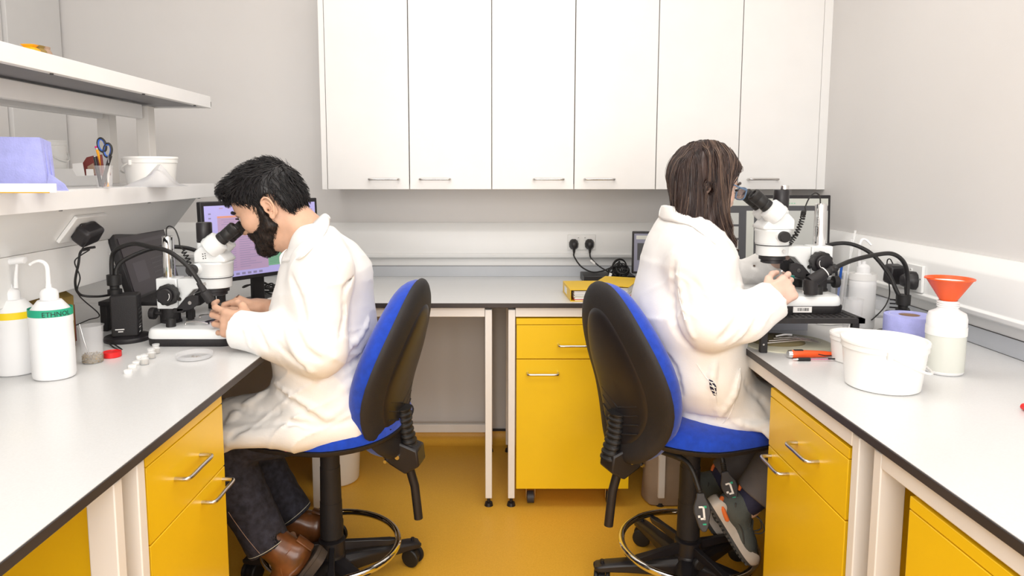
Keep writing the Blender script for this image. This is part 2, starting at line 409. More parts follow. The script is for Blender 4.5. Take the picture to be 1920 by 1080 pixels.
# steel bench frames: each a front leg, rear leg, rails and feet
def bench_frame(label, legs, rails, group=None):
    p = legs[0]; t = thing('bench_underframe', label, 'frame', (p[0], p[1], 0))
    for (x, y, sx, sy) in legs:
        l = nb('leg', M['frame'], t, lambda b: b.box((x, y, .38), (sx, sy, .688)), bevel=.002)
        def ft(b): b.cyl((x, y, 0), (x, y, .012), .016, .013, 16); b.cyl((x, y, .012), (x, y, .037), .006, n=10)
        nb('foot', M['blackp'], l, ft)
    for r in rails: nb('rail', M['frame'], t, lambda b: b.bx(*r), bevel=.002)
ZR0, ZR1 = BT-.052, BT-.0185
lx = (916-CX)/FP*2.43
bench_frame('white steel frame left of the gap under the back worktop, with low rear rail',
    [(lx, YF+.03, .024, .045), (lx, YB-.11, .024, .04), (-.632, YF+.03, .024, .045), (-.632, YB-.11, .024, .04)],
    [(-.619, lx-.013, YF+.012, YF+.035, ZR0, ZR1), (-.619, lx-.013, YB-.07, YB-.05, .068, .105),
     (lx-.011, lx+.011, YF+.054, YB-.132, ZR0, ZR1), (-.643, -.621, YF+.054, YB-.132, .30, .345), (-.643, -.621, YF+.054, YB-.132, ZR0, ZR1)])
lx2 = (959.5-CX)/FP*2.43
bench_frame('white steel frame around the yellow pedestal under the back worktop',
    [(lx2, YF+.03, .024, .045), (lx2, YB-.11, .024, .04), (.60, YF+.03, .024, .045), (.60, YB-.11, .024, .04)],
    [(lx2+.013, .587, YF+.012, YF+.035, ZR0, ZR1), (lx2-.011, lx2+.011, YF+.054, YB-.132, ZR0, ZR1), (lx2+.013, .587, YB-.07, YB-.05, .068, .105)])
def side_frame(s, xf, ya, yb, label, cabx):
    """a frame under a side bench from ya to yb, front face at xf, s=+1 opens towards +X"""
    xb = xf-s*.55
    noR = s > 0; legs = [(xf-s*.023, ya, .045, .024), (xf-s*.023, yb, .045, .024), (xb, ya, .045, .024), (xb, yb, .045, .024)]
    x0, x1 = sorted((xf, xf-s*.022)); r = [] if noR else [(x0, x1, ya+.013, yb-.013, ZR0, ZR1)]
    x2, x3 = sorted((xf-s*.047, xb+s*.024))
    for y in (ya, yb): r += [(x2, x3, y-.011, y+.011, ZR0, ZR1), (x2, x3, y-.011, y+.011, .30, .335)]
    bench_frame(label, legs, r)
side_frame(-1, XR+.010, 1.222, 2.32, 'white steel frame around the yellow drawer unit under the right worktop', 0)
side_frame(-1, XR+.010, .30, 1.150, 'white steel frame nearest the camera under the right worktop', 0)
side_frame(1, XL-.010, 1.105, 2.32, 'white steel frame beside the yellow drawer unit under the left worktop', 0)
side_frame(1, XL-.010, .20, 1.035, 'white steel frame nearest the camera under the left worktop', 0)

# wall cupboards
def handle(b, a, c, n, out=.026, r=.0042):
    a = np.asarray(a, float); c = np.asarray(c, float); n = np.asarray(n, float); d = (c-a)/np.linalg.norm(c-a)
    b.tube(spline([a, a+n*(out-.008), a+n*out+d*.008, (a+c)/2+n*out, c+n*out-d*.008, c+n*(out-.008), c], 5), r, 10)
ZC0 = 1.135; YC = 2.70; dxs = [(p-CX)/FP*2.69 for p in (614, 768, 922, 1076, 1229, 1383, 1531)]
hx = [(693, 748), (788, 844), (1001, 1056), (1096, 1151), (1308, 1363), (1402, 1456)]
clab = ['white wall cupboard on the left, two tall doors', 'white wall cupboard in the middle, two tall doors', 'white wall cupboard on the right beside the corner, two tall doors']
for u in range(3):
    x0, x1, x2 = dxs[2*u], dxs[2*u+1], dxs[2*u+2]
    t = thing('wall_cupboard', clab[u], 'cupboard', ((x0+x2)/2, YC+.15, ZC0), group='white cupboards along the back wall')
    def cb(b):
        b.bx(x0+.0005, x0+.016, YC+.02, YB, ZC0+.003, 2.0); b.bx(x2-.016, x2-.0005, YC+.02, YB, ZC0+.003, 2.0)
        b.bx(x0+.016, x2-.016, YC+.02, YB, ZC0+.003, ZC0+.02); b.bx(x0+.016, x2-.016, YC+.02, YB, 1.98, 2.0); b.bx(x0+.016, x2-.016, YB-.01, YB, ZC0+.02, 1.98)
    nb('carcass', M['white'], t, cb)
    for k, (a, c) in enumerate(((x0, x1), (x1, x2))):
        d = nb('door', M['white'], t, lambda b: b.bx(a+.0016, c-.0016, YC, YC+.0185, ZC0, 2.0), bevel=.0012)
        h = hx[2*u+k]; ha = at(h[0], 336, YC); hc = at(h[1], 336, YC)
        nb('handle', M['steel'], d, lambda b: handle(b, ha, hc, (0, -1, 0), .024, .0045))
struct('trim_8', M['white'], lambda b: b.bx(dxs[0]-.022, dxs[0]-.001, YC+.004, YB, ZC0-.001, 2.0), bevel=.001)
struct('trim_9', M['white'], lambda b: b.bx(dxs[6]+.001, XW, YC+.004, YC+.022, ZC0-.001, 2.0), bevel=.001)

# yellow pedestals
def pedestal(label, x0, x1, y0, y1, face, z0=.067, z1=.682, zd=.545, casters=True, hd=None, hb=None):
    """face: '-y', '-x' or '+x' : side that carries drawer and door"""
    t = thing('drawer_pedestal', label, 'cabinet', ((x0+x1)/2, (y0+y1)/2, 0))
    th = .018
    def shr(g0, g1, w0, w1, za, zb):
        """box on the front face, g = depth from front plane (0 = outermost), w = across"""
        if face == '-y': return (w0, w1, y0+g0, y0+g1, za, zb)
        if face == '-x': return (x0+g0, x0+g1, w0, w1, za, zb)
        return (x1-g1, x1-g0, w0, w1, za, zb)
    a, c = (x0, x1) if face == '-y' else (y0, y1)
    dep = (y1-y0) if face == '-y' else (x1-x0)
    nb('carcass', M['yellow'], t, lambda b: b.bx(*shr(th+.001, dep, a+.001, c-.001, z0+.002, z1-.021)), bevel=.001)
    nb('top_panel', M['yellow'], t, lambda b: b.bx(*shr(0.0005, dep, a, c, z1-.0205, z1)), bevel=.001)
    n = {'-y': V3(0, -1, 0), '-x': V3(-1, 0, 0), '+x': V3(1, 0, 0)}[face]
    def pt(wv, z): return {'-y': V3(wv, y0, z), '-x': V3(x0, wv, z), '+x': V3(x1, wv, z)}[face]
    dr = nb('drawer', M['yellow'], t, lambda b: b.bx(*shr(0, th, a+.001, c-.001, zd+.0015, z1-.0225)), bevel=.0012)
    nb('handle', M['steel'], dr, lambda b: handle(b, pt(hd[0], hd[2]), pt(hd[1], hd[2]), n))
    do = nb('door', M['yellow'], t, lambda b: b.bx(*shr(0, th, a+.001, c-.001, z0, zd-.0015)), bevel=.0012)
    nb('handle', M['steel'], do, lambda b: handle(b, pt(hb[0], hb[2]), pt(hb[1], hb[2]), n))
    if casters:
        for cx_, cy_ in ((x0+.055, y0+.05), (x1-.06, y0+.05), (x0+.055, y1-.06), (x1-.06, y1-.06)):
            c0 = nb('caster', M['steel'], t, lambda b: (b.bx(cx_-.018, cx_+.018, cy_-.018, cy_+.018, z0-.003, z0+.002), b.bx(cx_-.017, cx_-.0145, cy_-.012, cy_+.012, .022, z0-.003), b.bx(cx_+.0145, cx_+.017, cy_-.012, cy_+.012, .022, z0-.003)), bevel=.001)
            nb('wheel', M['greyp'], c0, lambda b: b.cyl((cx_-.012, cy_, .022), (cx_+.012, cy_, .022), .0215, n=24))
    return t
PX0 = (968-CX)/FP*2.43; PX1 = (1184-CX)/FP*2.43; PY = YF+.002
hz = lambda p, q: at(p, q, PY)
pedestal('yellow wheeled drawer unit under the back worktop, front facing the camera', PX0, PX1, PY+.0, PY+.48, '-y', z0=.075, z1=at(1000, 598, PY)[2], zd=at(1000, 673.5, PY)[2],
    hd=(hz(1047, 645)[0], hz(1105, 645)[0], hz(1047, 646)[2]), hb=(hz(989, 699)[0], hz(1046, 699)[0], hz(1000, 699)[2]))
XC = XR+.014
pedestal('yellow drawer unit under the right worktop beside the seated woman', XC, XC+.46, 1.250, 1.620, '-x', z0=.04, z1=.688, zd=.545, casters=True,
    hd=(1.365, 1.465, .612), hb=(1.50, 1.60, .525))
pedestal('yellow drawer unit at the near end of the right worktop, cropped by the frame', XC, XC+.46, .66, 1.06, '-x', z0=.04, z1=.688, zd=.50, casters=True,
    hd=(.75, .85, .60), hb=(.90, 1.0, .45))
XC2 = XL-.018
pedestal('yellow drawer unit under the left worktop in front of the seated man', XC2-.46, XC2, 1.135, 1.468, '+x', z0=.04, z1=.722, zd=.56, casters=True,
    hd=(1.235, 1.345, .635), hb=(1.345, 1.452, .535))

# ------------------------------------------------------------ reagent shelving along the middle of the left bench
XS = -.96; YE = 2.39
rs = thing('bench_shelving', 'white two-tier shelving standing on the left worktop, with slanted socket trunking', 'shelving', (-1.2, 1.2, BT))
def shelf(name, z0, z1):
    def f(b):
        b.bx(-1.44, XS-.003, -.6, YE-.003, z1-.002, z1)                    # deck
        b.bx(XS-.003, XS, -.6, YE-.006, z0, z1+.0); b.bx(XS-.02, XS-.003, -.6, YE-.006, z0, z0+.002)
        b.bx(-1.44, -1.437, -.6, YE-.006, z0, z1)
        b.bx(-1.44, XS-.003, YE-.003, YE, z0, z1)
    o = nb(name, M['shelfw'], rs, f, bevel=.0012)
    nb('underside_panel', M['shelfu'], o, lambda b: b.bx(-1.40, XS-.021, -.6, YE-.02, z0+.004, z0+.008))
    for y in (1.15, 1.55, 1.95, 2.28):
        nb('fixing_screw', M['greyp'], o, lambda b: b.cyl((XS-.010, y, z0-.0025), (XS-.010, y, z0), .004, n=10))
    nb('end_clip', M['blackp'], o, lambda b: b.bx(XS-.01, XS-.004, YE, YE+.007, z0+.006, z0+.022))
    return o
shelf('shelf_board', 1.417, 1.456); ls = shelf('shelf_board', 1.118, 1.163)
for x in (-1.264, -1.137):
    for y in (2.29, .9):
        nb('post', M['frame'], rs, lambda b: b.bx(x-.02, x+.02, y-.022, y+.022, 1.165, 1.415), bevel=.002)
for x in (-1.264, -1.137):
    nb('crossbeam', M['shelfw'], rs, lambda b: b.bx(x-.012, x+.012, -.6, 2.25, 1.372, 1.4165), bevel=.002)
nb('back_lip', M['shelfw'], rs, lambda b: b.bx(-1.212, -1.200, -.6, 2.19, 1.163, 1.212), bevel=.001)
def slant(b): b.prism([(-.998, -.6, 1.117), (-1.08, -.6, 1.015), (-1.10, -.6, 1.015), (-1.10, -.6, 1.117)], (0, 2.93, 0))
nb('slanted_trunking', M['trunk'], rs, slant, bevel=.0015)
nb('back_panel', M['trunk'], rs, lambda b: b.bx(-1.09, -1.08, -.6, 1.93, .904, 1.0145), bevel=.001)
for y in (1.7, .2):
    nb('support_leg', M['frame'], rs, lambda b: b.bx(-1.22, -1.18, y-.02, y+.02, BT, 1.117))
# socket plate and black adaptor on the slanted face
sn = V3(.102, 0, -.082); sn /= np.linalg.norm(sn)          # face normal (towards the aisle and down)
su = V3(.082, 0, .102); su /= np.linalg.norm(su)
sc0 = V3(-1.038, 1.735, 1.067)
Rs = np.stack([V3(0, 1, 0), su, -np.cross(V3(0, 1, 0), su)*-1], 1); Rs[:, 2] = sn
t = thing('wall_socket', 'white socket plate on the slanted trunking above the black lamp box', 'socket', tuple(sc0))
nb('plate', M['trunk'], t, lambda b: b.box(sc0+sn*.005, (.13, .08, .0095), Rs), bevel=.002)
ac = at(160, 446, 1.62)
t = thing('power_adaptor', 'black power adaptor plugged into the slanted trunking on the left', 'adaptor', tuple(sc0+sn*.01))
nb('housing', M['blackp'], t, lambda b: b.box(sc0+sn*.030+V3(0, -.01, 0), (.062, .048, .04), Rs@rotz(.25)), bevel=.009, seg=3)
nb('plug_base', M['blackp'], t, lambda b: b.box(sc0+sn*.012+V3(0, -.01, -.002), (.05, .045, .008), Rs), bevel=.003)
def cable(name, label, pts, r=.0022, m='rubber', parent=None, group=None, n=10):
    b = MB(); b.tube(spline(pts, n), r, 8); o = b.build(name, M[m], parent)
    if parent is None: tagit(o, label, 'cable', group)
    return o
A = lambda *q: [at(*p) for p in q]
cable('cable', '', [sc0+sn*.05+V3(.0, -.01, -.02)]+A((153, 470, 1.72), (147, 495, 1.72), (141, 530, 1.73), (150, 552, 1.75), (180, 556, 1.78), (206, 553, 1.86)), .0032, parent=t)
cable('cable', '', [sc0+sn*.045+V3(0, .01, .02)]+A((160, 458, 1.70), (154, 470, 1.70), (168, 468, 1.70), (150, 480, 1.70), (140, 492, 1.71), (150, 520, 1.72), (147, 552, 1.74), (186, 590, 1.8), (165, 600, 1.85), (135, 613, 1.9)), .0016, parent=t)

# ------------------------------------------------------------ microscopes
def microscope(label, loc, rz, zk=-.034, tc=-.026):
    """+x towards the viewer's eyes, column at -x; base underside at z=0"""
    t = thing('stereo_microscope', label, 'microscope', loc, rz)
    K = dict(local=True)
    ax, cx = .038, -.088
    def outline(x0, x1, hy, r, n=6):
        P = []
        for (cx_, cy_, a0) in ((x1-r, hy-r, 0), (x0+r, hy-r, PI/2), (x0+r, -hy+r, PI), (x1-r, -hy+r, 1.5*PI)):
            for k in range(n+1): a = a0+PI/2*k/n; P.append((cx_+r*math.cos(a), cy_+r*math.sin(a)))
        return P
    def slab(b, o, zs):
        cxm = sum(p[0] for p in o)/len(o); b.rings([[(cxm+(p[0]-cxm)*s, p[1]*s, z) for p in o] for z, s in zs])
    b = MB(); slab(b, outline(-.115, .112, .10, .03), [(0, .97), (.003, .99), (.019, 1), (.0205, .99)]); b.build('base_skirt', M['blackm'], t, **K)
    b = MB(); slab(b, outline(-.115, .112, .10, .03), [(.0205, .995), (.024, 1.005), (.036, .99), (.043, .965), (.045, .94)]); bs = b.build('base', M['scope'], t, **K)
    b = MB(); b.cyl((ax, 0, .045), (ax, 0, .0462), .034, n=40); b.build('stage_plate', M['blackm'], bs, **K)
    for sy in (-1, 1):
        b = MB(); b.tube(spline([(-.03, sy*.045, .0465), (-.028, sy*.045, .053), (.0, sy*.045, .055), (.03, sy*.045, .0495)], 4), .0022, 6); b.build('stage_clip', M['steel'], bs, **K)
        b = MB(); b.cyl((-.062, sy*.06, .045), (-.062, sy*.06, .064), .0125, .0125, 20); b.cyl((-.062, sy*.06, .064), (-.062, sy*.06, .067), .0125, .010, 20); b.build('base_knob', M['rubber'], bs, **K)
    b = MB(); b.bx(-.115, -.06, -.0, .0, 0, 0) if 0 else None
    b.rings([[(cx+.024*math.cos(2*PI*k/28)*s, .024*math.sin(2*PI*k/28)*s, z) for k in range(28)] for z, s in ((.044, 1.12), (.05, 1.12), (.052, 1), (.13, 1), (.132, .9))]); b.build('lower_column', M['blackm'], t, **K)
    b = MB(); b.cyl((cx, 0, .12), (cx, 0, .276), .0155, n=32); b.lathe((cx, 0, .276), [(.0155, 0), (.0155, .002), (.0125, .0045), (.004, .0045)]); b.build('column', M['chrome'], t, **K)
    # focus block, cut arm, ring holder
    b = MB(); b.bx(cx-.026, cx+.030, -.026, .026, .085, .168); fb = b.build('focus_block', M['scope'], t, bevel=.003, **K)
    b = MB(); P = [(cx+.031, 0, .166), (cx+.062, 0, .168), (ax-.03, 0, .168), (ax-.03, 0, .142), (ax-.052, 0, .138), (cx+.052, 0, .115), (cx+.038, 0, .088), (cx+.031, 0, .088)]
    b.prism([(p[0], -.024, p[2]) for p in P], (0, .048, 0)); b.build('arm', M['scope'], t, bevel=.003, **K)
    b = MB(); b.lathe((ax, 0, 0), [(.040, .1415), (.042, .143), (.042, .168), (.040, .1695)], 48); b.build('ring_holder', M['scope'], t, **K)
    for sy in (-1, 1):
        c = (ax-.012, sy*.0425, .156)
        b = MB(); b.cyl((ax-.014, sy*.0385, .156), (ax-.014, sy*.0445, .156), .0045, n=14); b.build('clamp_screw', M['steel'], t, **K)
        b = MB(); b.cyl((cx+.036, sy*.023, .112), (cx+.036, sy*.026, .112), .0055, n=14); b.build('arm_screw', M['steel'], t, **K)
        # focus knobs: spindle, fluted outer ring, smooth hub
        b = MB(); y = sy
        b.cyl((cx+.016, y*.026, .128), (cx+.016, y*.040, .128), .006, n=12)
        n = 72; rr = []
        for yy, rad, fl in ((.038, .024, 0), (.039, .0285, 1), (.057, .0285, 1), (.058, .024, 0)):
            rr.append([(cx+.016+(rad-(.0016 if fl and (k//3) % 2 else 0))*math.cos(2*PI*k/n), y*yy, .128+(rad-(.0016 if fl and (k//3) % 2 else 0))*math.sin(2*PI*k/n)) for k in range(n)])
        b.rings(rr); kb = b.build('focus_knob', M['rubber'], t, **K)
        b = MB(); b.rings([[(cx+.016+r_*math.cos(2*PI*k/32), y*yy, .128+r_*math.sin(2*PI*k/32)) for k in range(32)] for yy, r_ in ((.058, .0205), (.069, .0205), (.071, .018))]); b.build('fine_knob', M['blackp'], kb, **K)
        b = MB(); b.tube([(cx+.016+.0145*math.cos(a), y*.0712, .128+.0145*math.sin(a)) for a in np.linspace(-.9, .5, 12)], .0008, 5); b.build('scale_mark', M['paper'], kb, **K)
        b = MB(); b.cyl((cx-.05, y*.0, .068), (cx-.024, y*.0, .068), .005, n=10) if sy > 0 else None
        if sy > 0:
            b.lathe((cx-.05, 0, .068), [(.006, -.008), (.016, -.007), (.017, 0), (.016, .007), (.006, .008)], 10, Rm=roty(PI/2)); b.build('collar_knob', M['blackm'], t, **K)
    # zoom body
    b = MB(); b.lathe((ax, 0, 0), [(.036, .170), (.0445, .171), (.0445, .1745), (.0455, .1755), (.0465, .205), (.0475, .2065), (.0475, .2115), (.0465, .213)], 56); zb = b.build('zoom_body', M['scope'], t, **K)
    b = MB(); b.lathe((ax, 0, 0), [(.0458, .1699), (.0458, .1712)], 56); b.build('seam_ring', M['blackp'], t, **K)
    for sy in (-1, 1):
        b = MB(); c0 = ax+zk
        b.cyl((c0, sy*.036, .196), (c0-.004, sy*.052, .196), .0165, .0125, 28, mi=0); b.build('zoom_hub', M['scope'], zb, **K)
        b = MB(); b.lathe((c0-.004, sy*.052, .196), [(.013, 0), (.0145, .002), (.0145, .014), (.012, .0165), (.0, .0165)], 36, Rm=ax2R((0, sy, 0))); b.build('zoom_knob', M['blackm'], zb, **K)
    # head wedge: prismatic top carrying oculars and camera tube
    P = [(ax-.046, .213), (ax+.046, .213), (ax+.046, .221), (ax+.024, .246), (ax-.004, .262), (ax-.028, .258), (ax-.046, .240)]
    b = MB(); n_ = 9; rr = []
    for k in range(n_):
        a = -1+2*k/(n_-1); yy = .040*a; s = math.sqrt(max(0, 1-(abs(a)**4)*.25)); rr.append([(ax+(p[0]-ax)*s, yy, .213+(p[1]-.213)*s) for p in P])
    b.rings(rr); hd = b.build('head', M['scope'], t, bevel=.003, **K)
    tcx = ax+tc
    b = MB(); b.lathe((tcx, 0, 0), [(.020, .235), (.0205, .262), (.0195, .2635)], 40); b.build('camera_port', M['scope'], hd, **K)
    b = MB(); b.lathe((tcx, 0, 0), [(.0195, .2635), (.0203, .266), (.0203, .271), (.0197, .272), (.0203, .273), (.0203, .315), (.0185, .3175), (0, .3175)], 44); ct = b.build('camera_tube', M['blackp'], t, **K)
    th = R(40); d = V3(math.cos(th), 0, math.sin(th)); nrm = V3(-math.sin(th), 0, math.cos(th))
    p0 = V3(ax-.002, 0, .247)
    b = MB(); b.lathe(p0, [(.038, -.008), (.040, .002), (.036, .012)], 40, Rm=ax2R(d)); b.build('head_joint', M['scope'], hd, **K)
    for sy in (-1, 1):
        q = p0+V3(0, sy*.030, 0)
        b = MB(); b.lathe(q+d*.000, [(.026, 0), (.0295, .003), (.0305, .022), (.0285, .036), (.019, .0395), (.016, .040)], 40, Rm=ax2R(d)); oc = b.build('prism_housing', M['scope'], t, **K)
        b = MB(); b.lathe(q+d*.0385, [(.0145, 0), (.0175, .002), (.0175, .013), (.0158, .015), (.0168, .017), (.0172, .035), (.0162, .0365), (.0172, .038), (.0178, .052), (.0150, .0555), (.0115, .0555), (.0108, .049), (0, .049)], 40, Rm=ax2R(d)); ep = b.build('eyepiece', M['rubber'], oc, **K)
        b = MB(); b.cyl(q+d*.0865, q+d*.0882, .0105, n=24); b.build('eye_lens', M['glass'], oc, **K)
    # objective and lamp bracket below the ring
    b = MB(); b.lathe((ax, 0, 0), [(.030, .1415), (.034, .139), (.034, .131), (.029, .129), (.029, .122), (.024, .120), (0, .120)], 48); b.build('objective', M['blackp'], t, **K)
    for sy in (-1, 1):
        P = [(cx+.030, .088), (cx+.056, .118), (cx+.072, .124), (cx+.090, .122), (cx+.090, .100), (cx+.068, .085), (cx+.030, .079)]
        b = MB(); b.prism([(p[0], sy*.030-.004, p[1]) for p in P], (0, .008, 0)); br = b.build('lamp_bracket', M['blackm'], t, bevel=.0015, **K)
        b = MB(); b.cyl((cx+.068, sy*.031, .104), (cx+.068, sy*.0375, .104), .005, n=14); b.build('bracket_screw', M['steel'], br, **K)
    b = MB(); b.bx(cx+.034, cx+.048, .02, .034, .045, .095); b.bx(cx+.02, cx+.048, -.034, .034, .076, .088); b.build('lamp_post', M['blackm'], t, bevel=.001, **K)
    # coiled camera lead from the column top down to the head
    return t
LM = (-.795, 1.865, BT); RM = (.788, 1.86, BT+.088)
lm = microscope('white stereo microscope the seated man looks into, standing on the left worktop', LM, 0)
rm = microscope('white stereo microscope the seated woman looks into, raised on a black stand', RM, PI, -.002, -.018)
b = MB(); b.lathe((.038-.026, 0, .3175), [(.009, 0), (.011, .001), (.011, .010), (.010, .0112), (0, .0112)], 28); b.build('silver_cap', M['chrome'], rm, local=True)
b = MB(); b.bx(-.03, .018, .0995, .1008, .004, .019); lb = b.build('asset_label', M['paper'], rm, local=True)
def bars(b):
    x = -.022
    while x < .008: w_ = random.choice((.0006, .0012, .0018)); b.bx(x, x+w_, .1008, .1011, .008, .016); x += w_+random.choice((.0008, .0014))
b = MB(); bars(b); b.build('barcode', M['ink'], lb, local=True)
for q in range(3):
    for (dx, dz) in ((0, 0), (.006, -.001)):
        b = MB(); c = V3(.022+dx+.0005*q, -.0405, .232-dz-q*.006+.004); b.box(c, (.0028, .001, .0022)); b.build('printed_mark', M['ink'], lm, local=True)
def coil(name, label, path, r=.0042, w=.0013, turns=22, lead=(), tail=()):
    P = np.array(spline(path, 30)); n = turns*10; idx = np.linspace(0, len(P)-1.001, n); Q = []
    for i, s in enumerate(idx):
        j = int(s); f = s-j; p = P[j]*(1-f)+P[j+1]*f; T = P[min(j+1, len(P)-1)]-P[j]; Rm = ax2R(T); a = 2*PI*i/10
        Q.append(p+Rm[:, 0]*r*math.cos(a)+Rm[:, 1]*r*math.sin(a))
    Q = list(spline(list(lead), 8))[:-1]+Q if len(lead) else Q
    Q = Q+list(spline(list(tail), 8)) if len(tail) else Q
    b = MB(); b.tube(Q, w, 6); return tagit(b.build(name, M['rubber']), label, 'cable')
coil('coiled_cable', 'black coiled lead hanging from the chrome column of the left microscope', A((343, 470, 1.87), (352, 485, 1.87), (356, 505, 1.87), (358, 516, 1.87)),
     lead=A((313, 448, 1.868), (312, 430, 1.868), (318, 424, 1.868), (328, 430, 1.868), (335, 447, 1.868), (337, 462, 1.868)), tail=A((358, 518, 1.865), (354, 508, 1.866), (362, 498, 1.87)), r=.0055, turns=9, w=.0018)
coil('coiled_cable', 'black coiled lead hanging beside the camera tube of the right microscope', A((1507, 397, 1.84), (1503, 415, 1.83), (1492, 440, 1.83), (1480, 457, 1.83)),
     lead=A((1538, 385, 1.86), (1537, 368, 1.86), (1528, 362, 1.86), (1517, 372, 1.85), (1509, 390, 1.84)), r=.0055, turns=16, w=.0018)

# ------------------------------------------------------------ chairs
def rounded(w, h, p=2.6, n=48, taper=0., rowz=None):
    P = []
    for k in range(n):
        a = 2*PI*k/n; c, s = math.cos(a), math.sin(a); x = abs(c)**(2/p)*math.copysign(1, c); y = abs(s)**(2/p)*math.copysign(1, s)
        P.append((x*w*(1+taper*y), y*h))
    return P
def lens(b, P, front, back, fmap, rings=10, edge=3.2, mi=0):
    """closed pad: P outline in (u,v); front/back thickness; fmap(u,v,d)->point"""
    R_ = [math.sin(PI/2*k/rings) for k in range(1, rings+1)]
    def ring(s, th): return [fmap(u*s, v*s, th*(1-s**edge)**(1/2.2)) for u, v in P]
    rr = [ring(1e-3, front)]+[ring(s, front) for s in R_]+[ring(s, -back) for s in R_[::-1][1:]]+[ring(1e-3, -back)]
    b.rings(rr, mi)
bz = [.42, .47, .52, .57, .62, .68, .74, .82, .90, .96]; bxx = [-.200, -.182, -.172, -.172, -.180, -.200, -.220, -.244, -.258, -.262]
BO = [0.]
def backx(z): return float(np.interp(z, bz, bxx))-BO[0]
def bcurve(z): return sum(backx(z+d) for d in (-.03, -.015, 0, .015, .03))/5
def chair(label, loc, rz, levers, tag=False, basea=0., knob=True, bo_=0., cw=1.):
    BO[0] = bo_
    t = thing('lab_chair', label, 'chair', loc, rz)
    K = dict(local=True)
    # seat
    so = rounded(.235, .225, 2.7); 
    def sm(u, v, d):
        front = max(0, (u-.10)/.135); return V3(u+.01, v, .503+d-.018*front**2+.010*max(0, (-u-.08)/.15))
    b = MB(); lens(b, so, .055, .004, sm, 12, 4.5); b.build('seat', M['blue'], t, **K)
    b = MB(); lens(b, rounded(.240, .230, 2.7), .0, .030, lambda u, v, d: sm(u, v, d-.002), 10, 5); b.build('seat_pan', M['blackm'], t, **K)
    if tag:
        b = MB(); b.box((.0, -.2265 if tag < 0 else .2265, .503), (.032, .003, .010)); b.build('maker_tag', M['pink'], t, **K)
        b = MB(); b.box((.0, -.2285 if tag < 0 else .2285, .503), (.006, .001, .005)); b.build('tag_print', M['paper'], t, **K)
    # backrest
    H = .243; ZM = .668
    bo = rounded(.195, H, 2.3, 56, .0); bo = [(u*(1-.26*max(0, v/H)**1.4-.12*max(0, -v/H)**2), v) for u, v in bo]
    def bm(u, v, d):
        z = ZM+v; dz = (bcurve(z+.01)-bcurve(z-.01))/.02; nx, nz = 1/math.hypot(1, dz), -dz/math.hypot(1, dz)
        wrap = .45*u*u
        return V3(bcurve(z)+wrap+nx*d, u, z+nz*d)
    b = MB(); lens(b, bo, .068, .004, bm, 12, 5); b.build('backrest', M['blue'], t, **K)
    bo2 = [(u*1.035, v*1.02) for u, v in bo]
    b = MB(); lens(b, bo2, .0, .026, lambda u, v, d: bm(u, v, d-.002), 12, 6); sh = b.build('back_shell', M['blackm'], t, **K)
    b = MB(); lens(b, [(u*.70, v*.80) for u, v in bo], 0, .013, lambda u, v, d: bm(u, v-.01, d-.022), 8, 5); b.build('shell_panel', M['blackp'], sh, **K)
    for k in range(4):
        zz = -.06-.028*k
        pts = [bm(u, zz-.038*(1-abs(u)/.10), -.0330) for u in np.linspace(-.092, .092, 17)]
        b = MB(); b.tube(pts, [.0016+.0022*(1-abs(i-8)/8) for i in range(17)], 6); b.build('moulded_rib', M['blackm'], sh, **K)
    # spine bracket with bellows
    b = MB(); bp = [V3(bcurve(z)-.040, 0, z) for z in np.linspace(.555, .43, 34)]
    b.rings([[p+V3((.016+.004*(i % 4 < 2))*math.cos(a), (.026+.004*(i % 4 < 2))*math.sin(a), 0) for a in np.linspace(0, 2*PI, 21)[:-1]] for i, p in enumerate(bp)]); b.build('bellows', M['rubber'], t, **K)
    b = MB(); b.prism([(-.27, -.034, .445), (-.20, -.034, .47), (-.11, -.034, .478), (-.06, -.034, .478), (-.06, -.034, .455), (-.15, -.034, .44), (-.19, -.034, .40), (-.235, -.034, .375), (-.275, -.034, .40)], (0, .068, 0)); bk = b.build('back_bracket', M['blackp'], t, bevel=.005, **K)
    for (x, z, r_) in ((-.215, .425, .008), (-.185, .445, .005), (-.180, .410, .006)):
        for sy in (-1, 1):
            b = MB(); b.cyl((x, sy*.033, z), (x, sy*.040, z), r_, r_*.8, 16); b.build('bolt', M['steel'], bk, **K)
    b = MB(); b.tube([V3(-.232, 0, .40), V3(-.252, 0, .33), V3(-.262, 0, .235)], .0125, 12); b.build('adjuster_bar', M['blackp'], t, **K)
    if knob:
        b = MB(); b.lathe((-.185, .038 if tag < 0 else -.038, .405), [(.0, 0), (.022, 0), (.030, .005), (.031, .022), (.024, .030), (0, .030)], 14, Rm=ax2R((0, 1 if tag < 0 else -1, 0))); b.build('tension_knob', M['blackm'], t, **K)
    b = MB(); b.prism([(-.10, -.07, .478), (.12, -.07, .478), (.09, -.07, .452), (-.06, -.07, .448)], (0, .14, 0)); b.build('mechanism', M['blackm'], t, bevel=.005, **K)
    # telescopic column
    b = MB(); b.lathe((0, 0, 0), [(.018, .45), (.026, .448), (.0275, .39), (.0275, .365)], 32); b.lathe((0, 0, 0), [(.0285, .366), (.030, .27), (.030, .262)], 32); b.lathe((0, 0, 0), [(.031, .263), (.0325, .175), (.0325, .158), (.026, .150), (.026, .10)], 32); b.build('gas_column', M['blackm'], t, **K)
    # five-star base
    b = MB(); b.lathe((0, 0, 0), [(.030, .055), (.040, .058), (.040, .095), (.034, .112), (.028, .118)], 32); hb = b.build('base_hub', M['blackp'], t, **K)
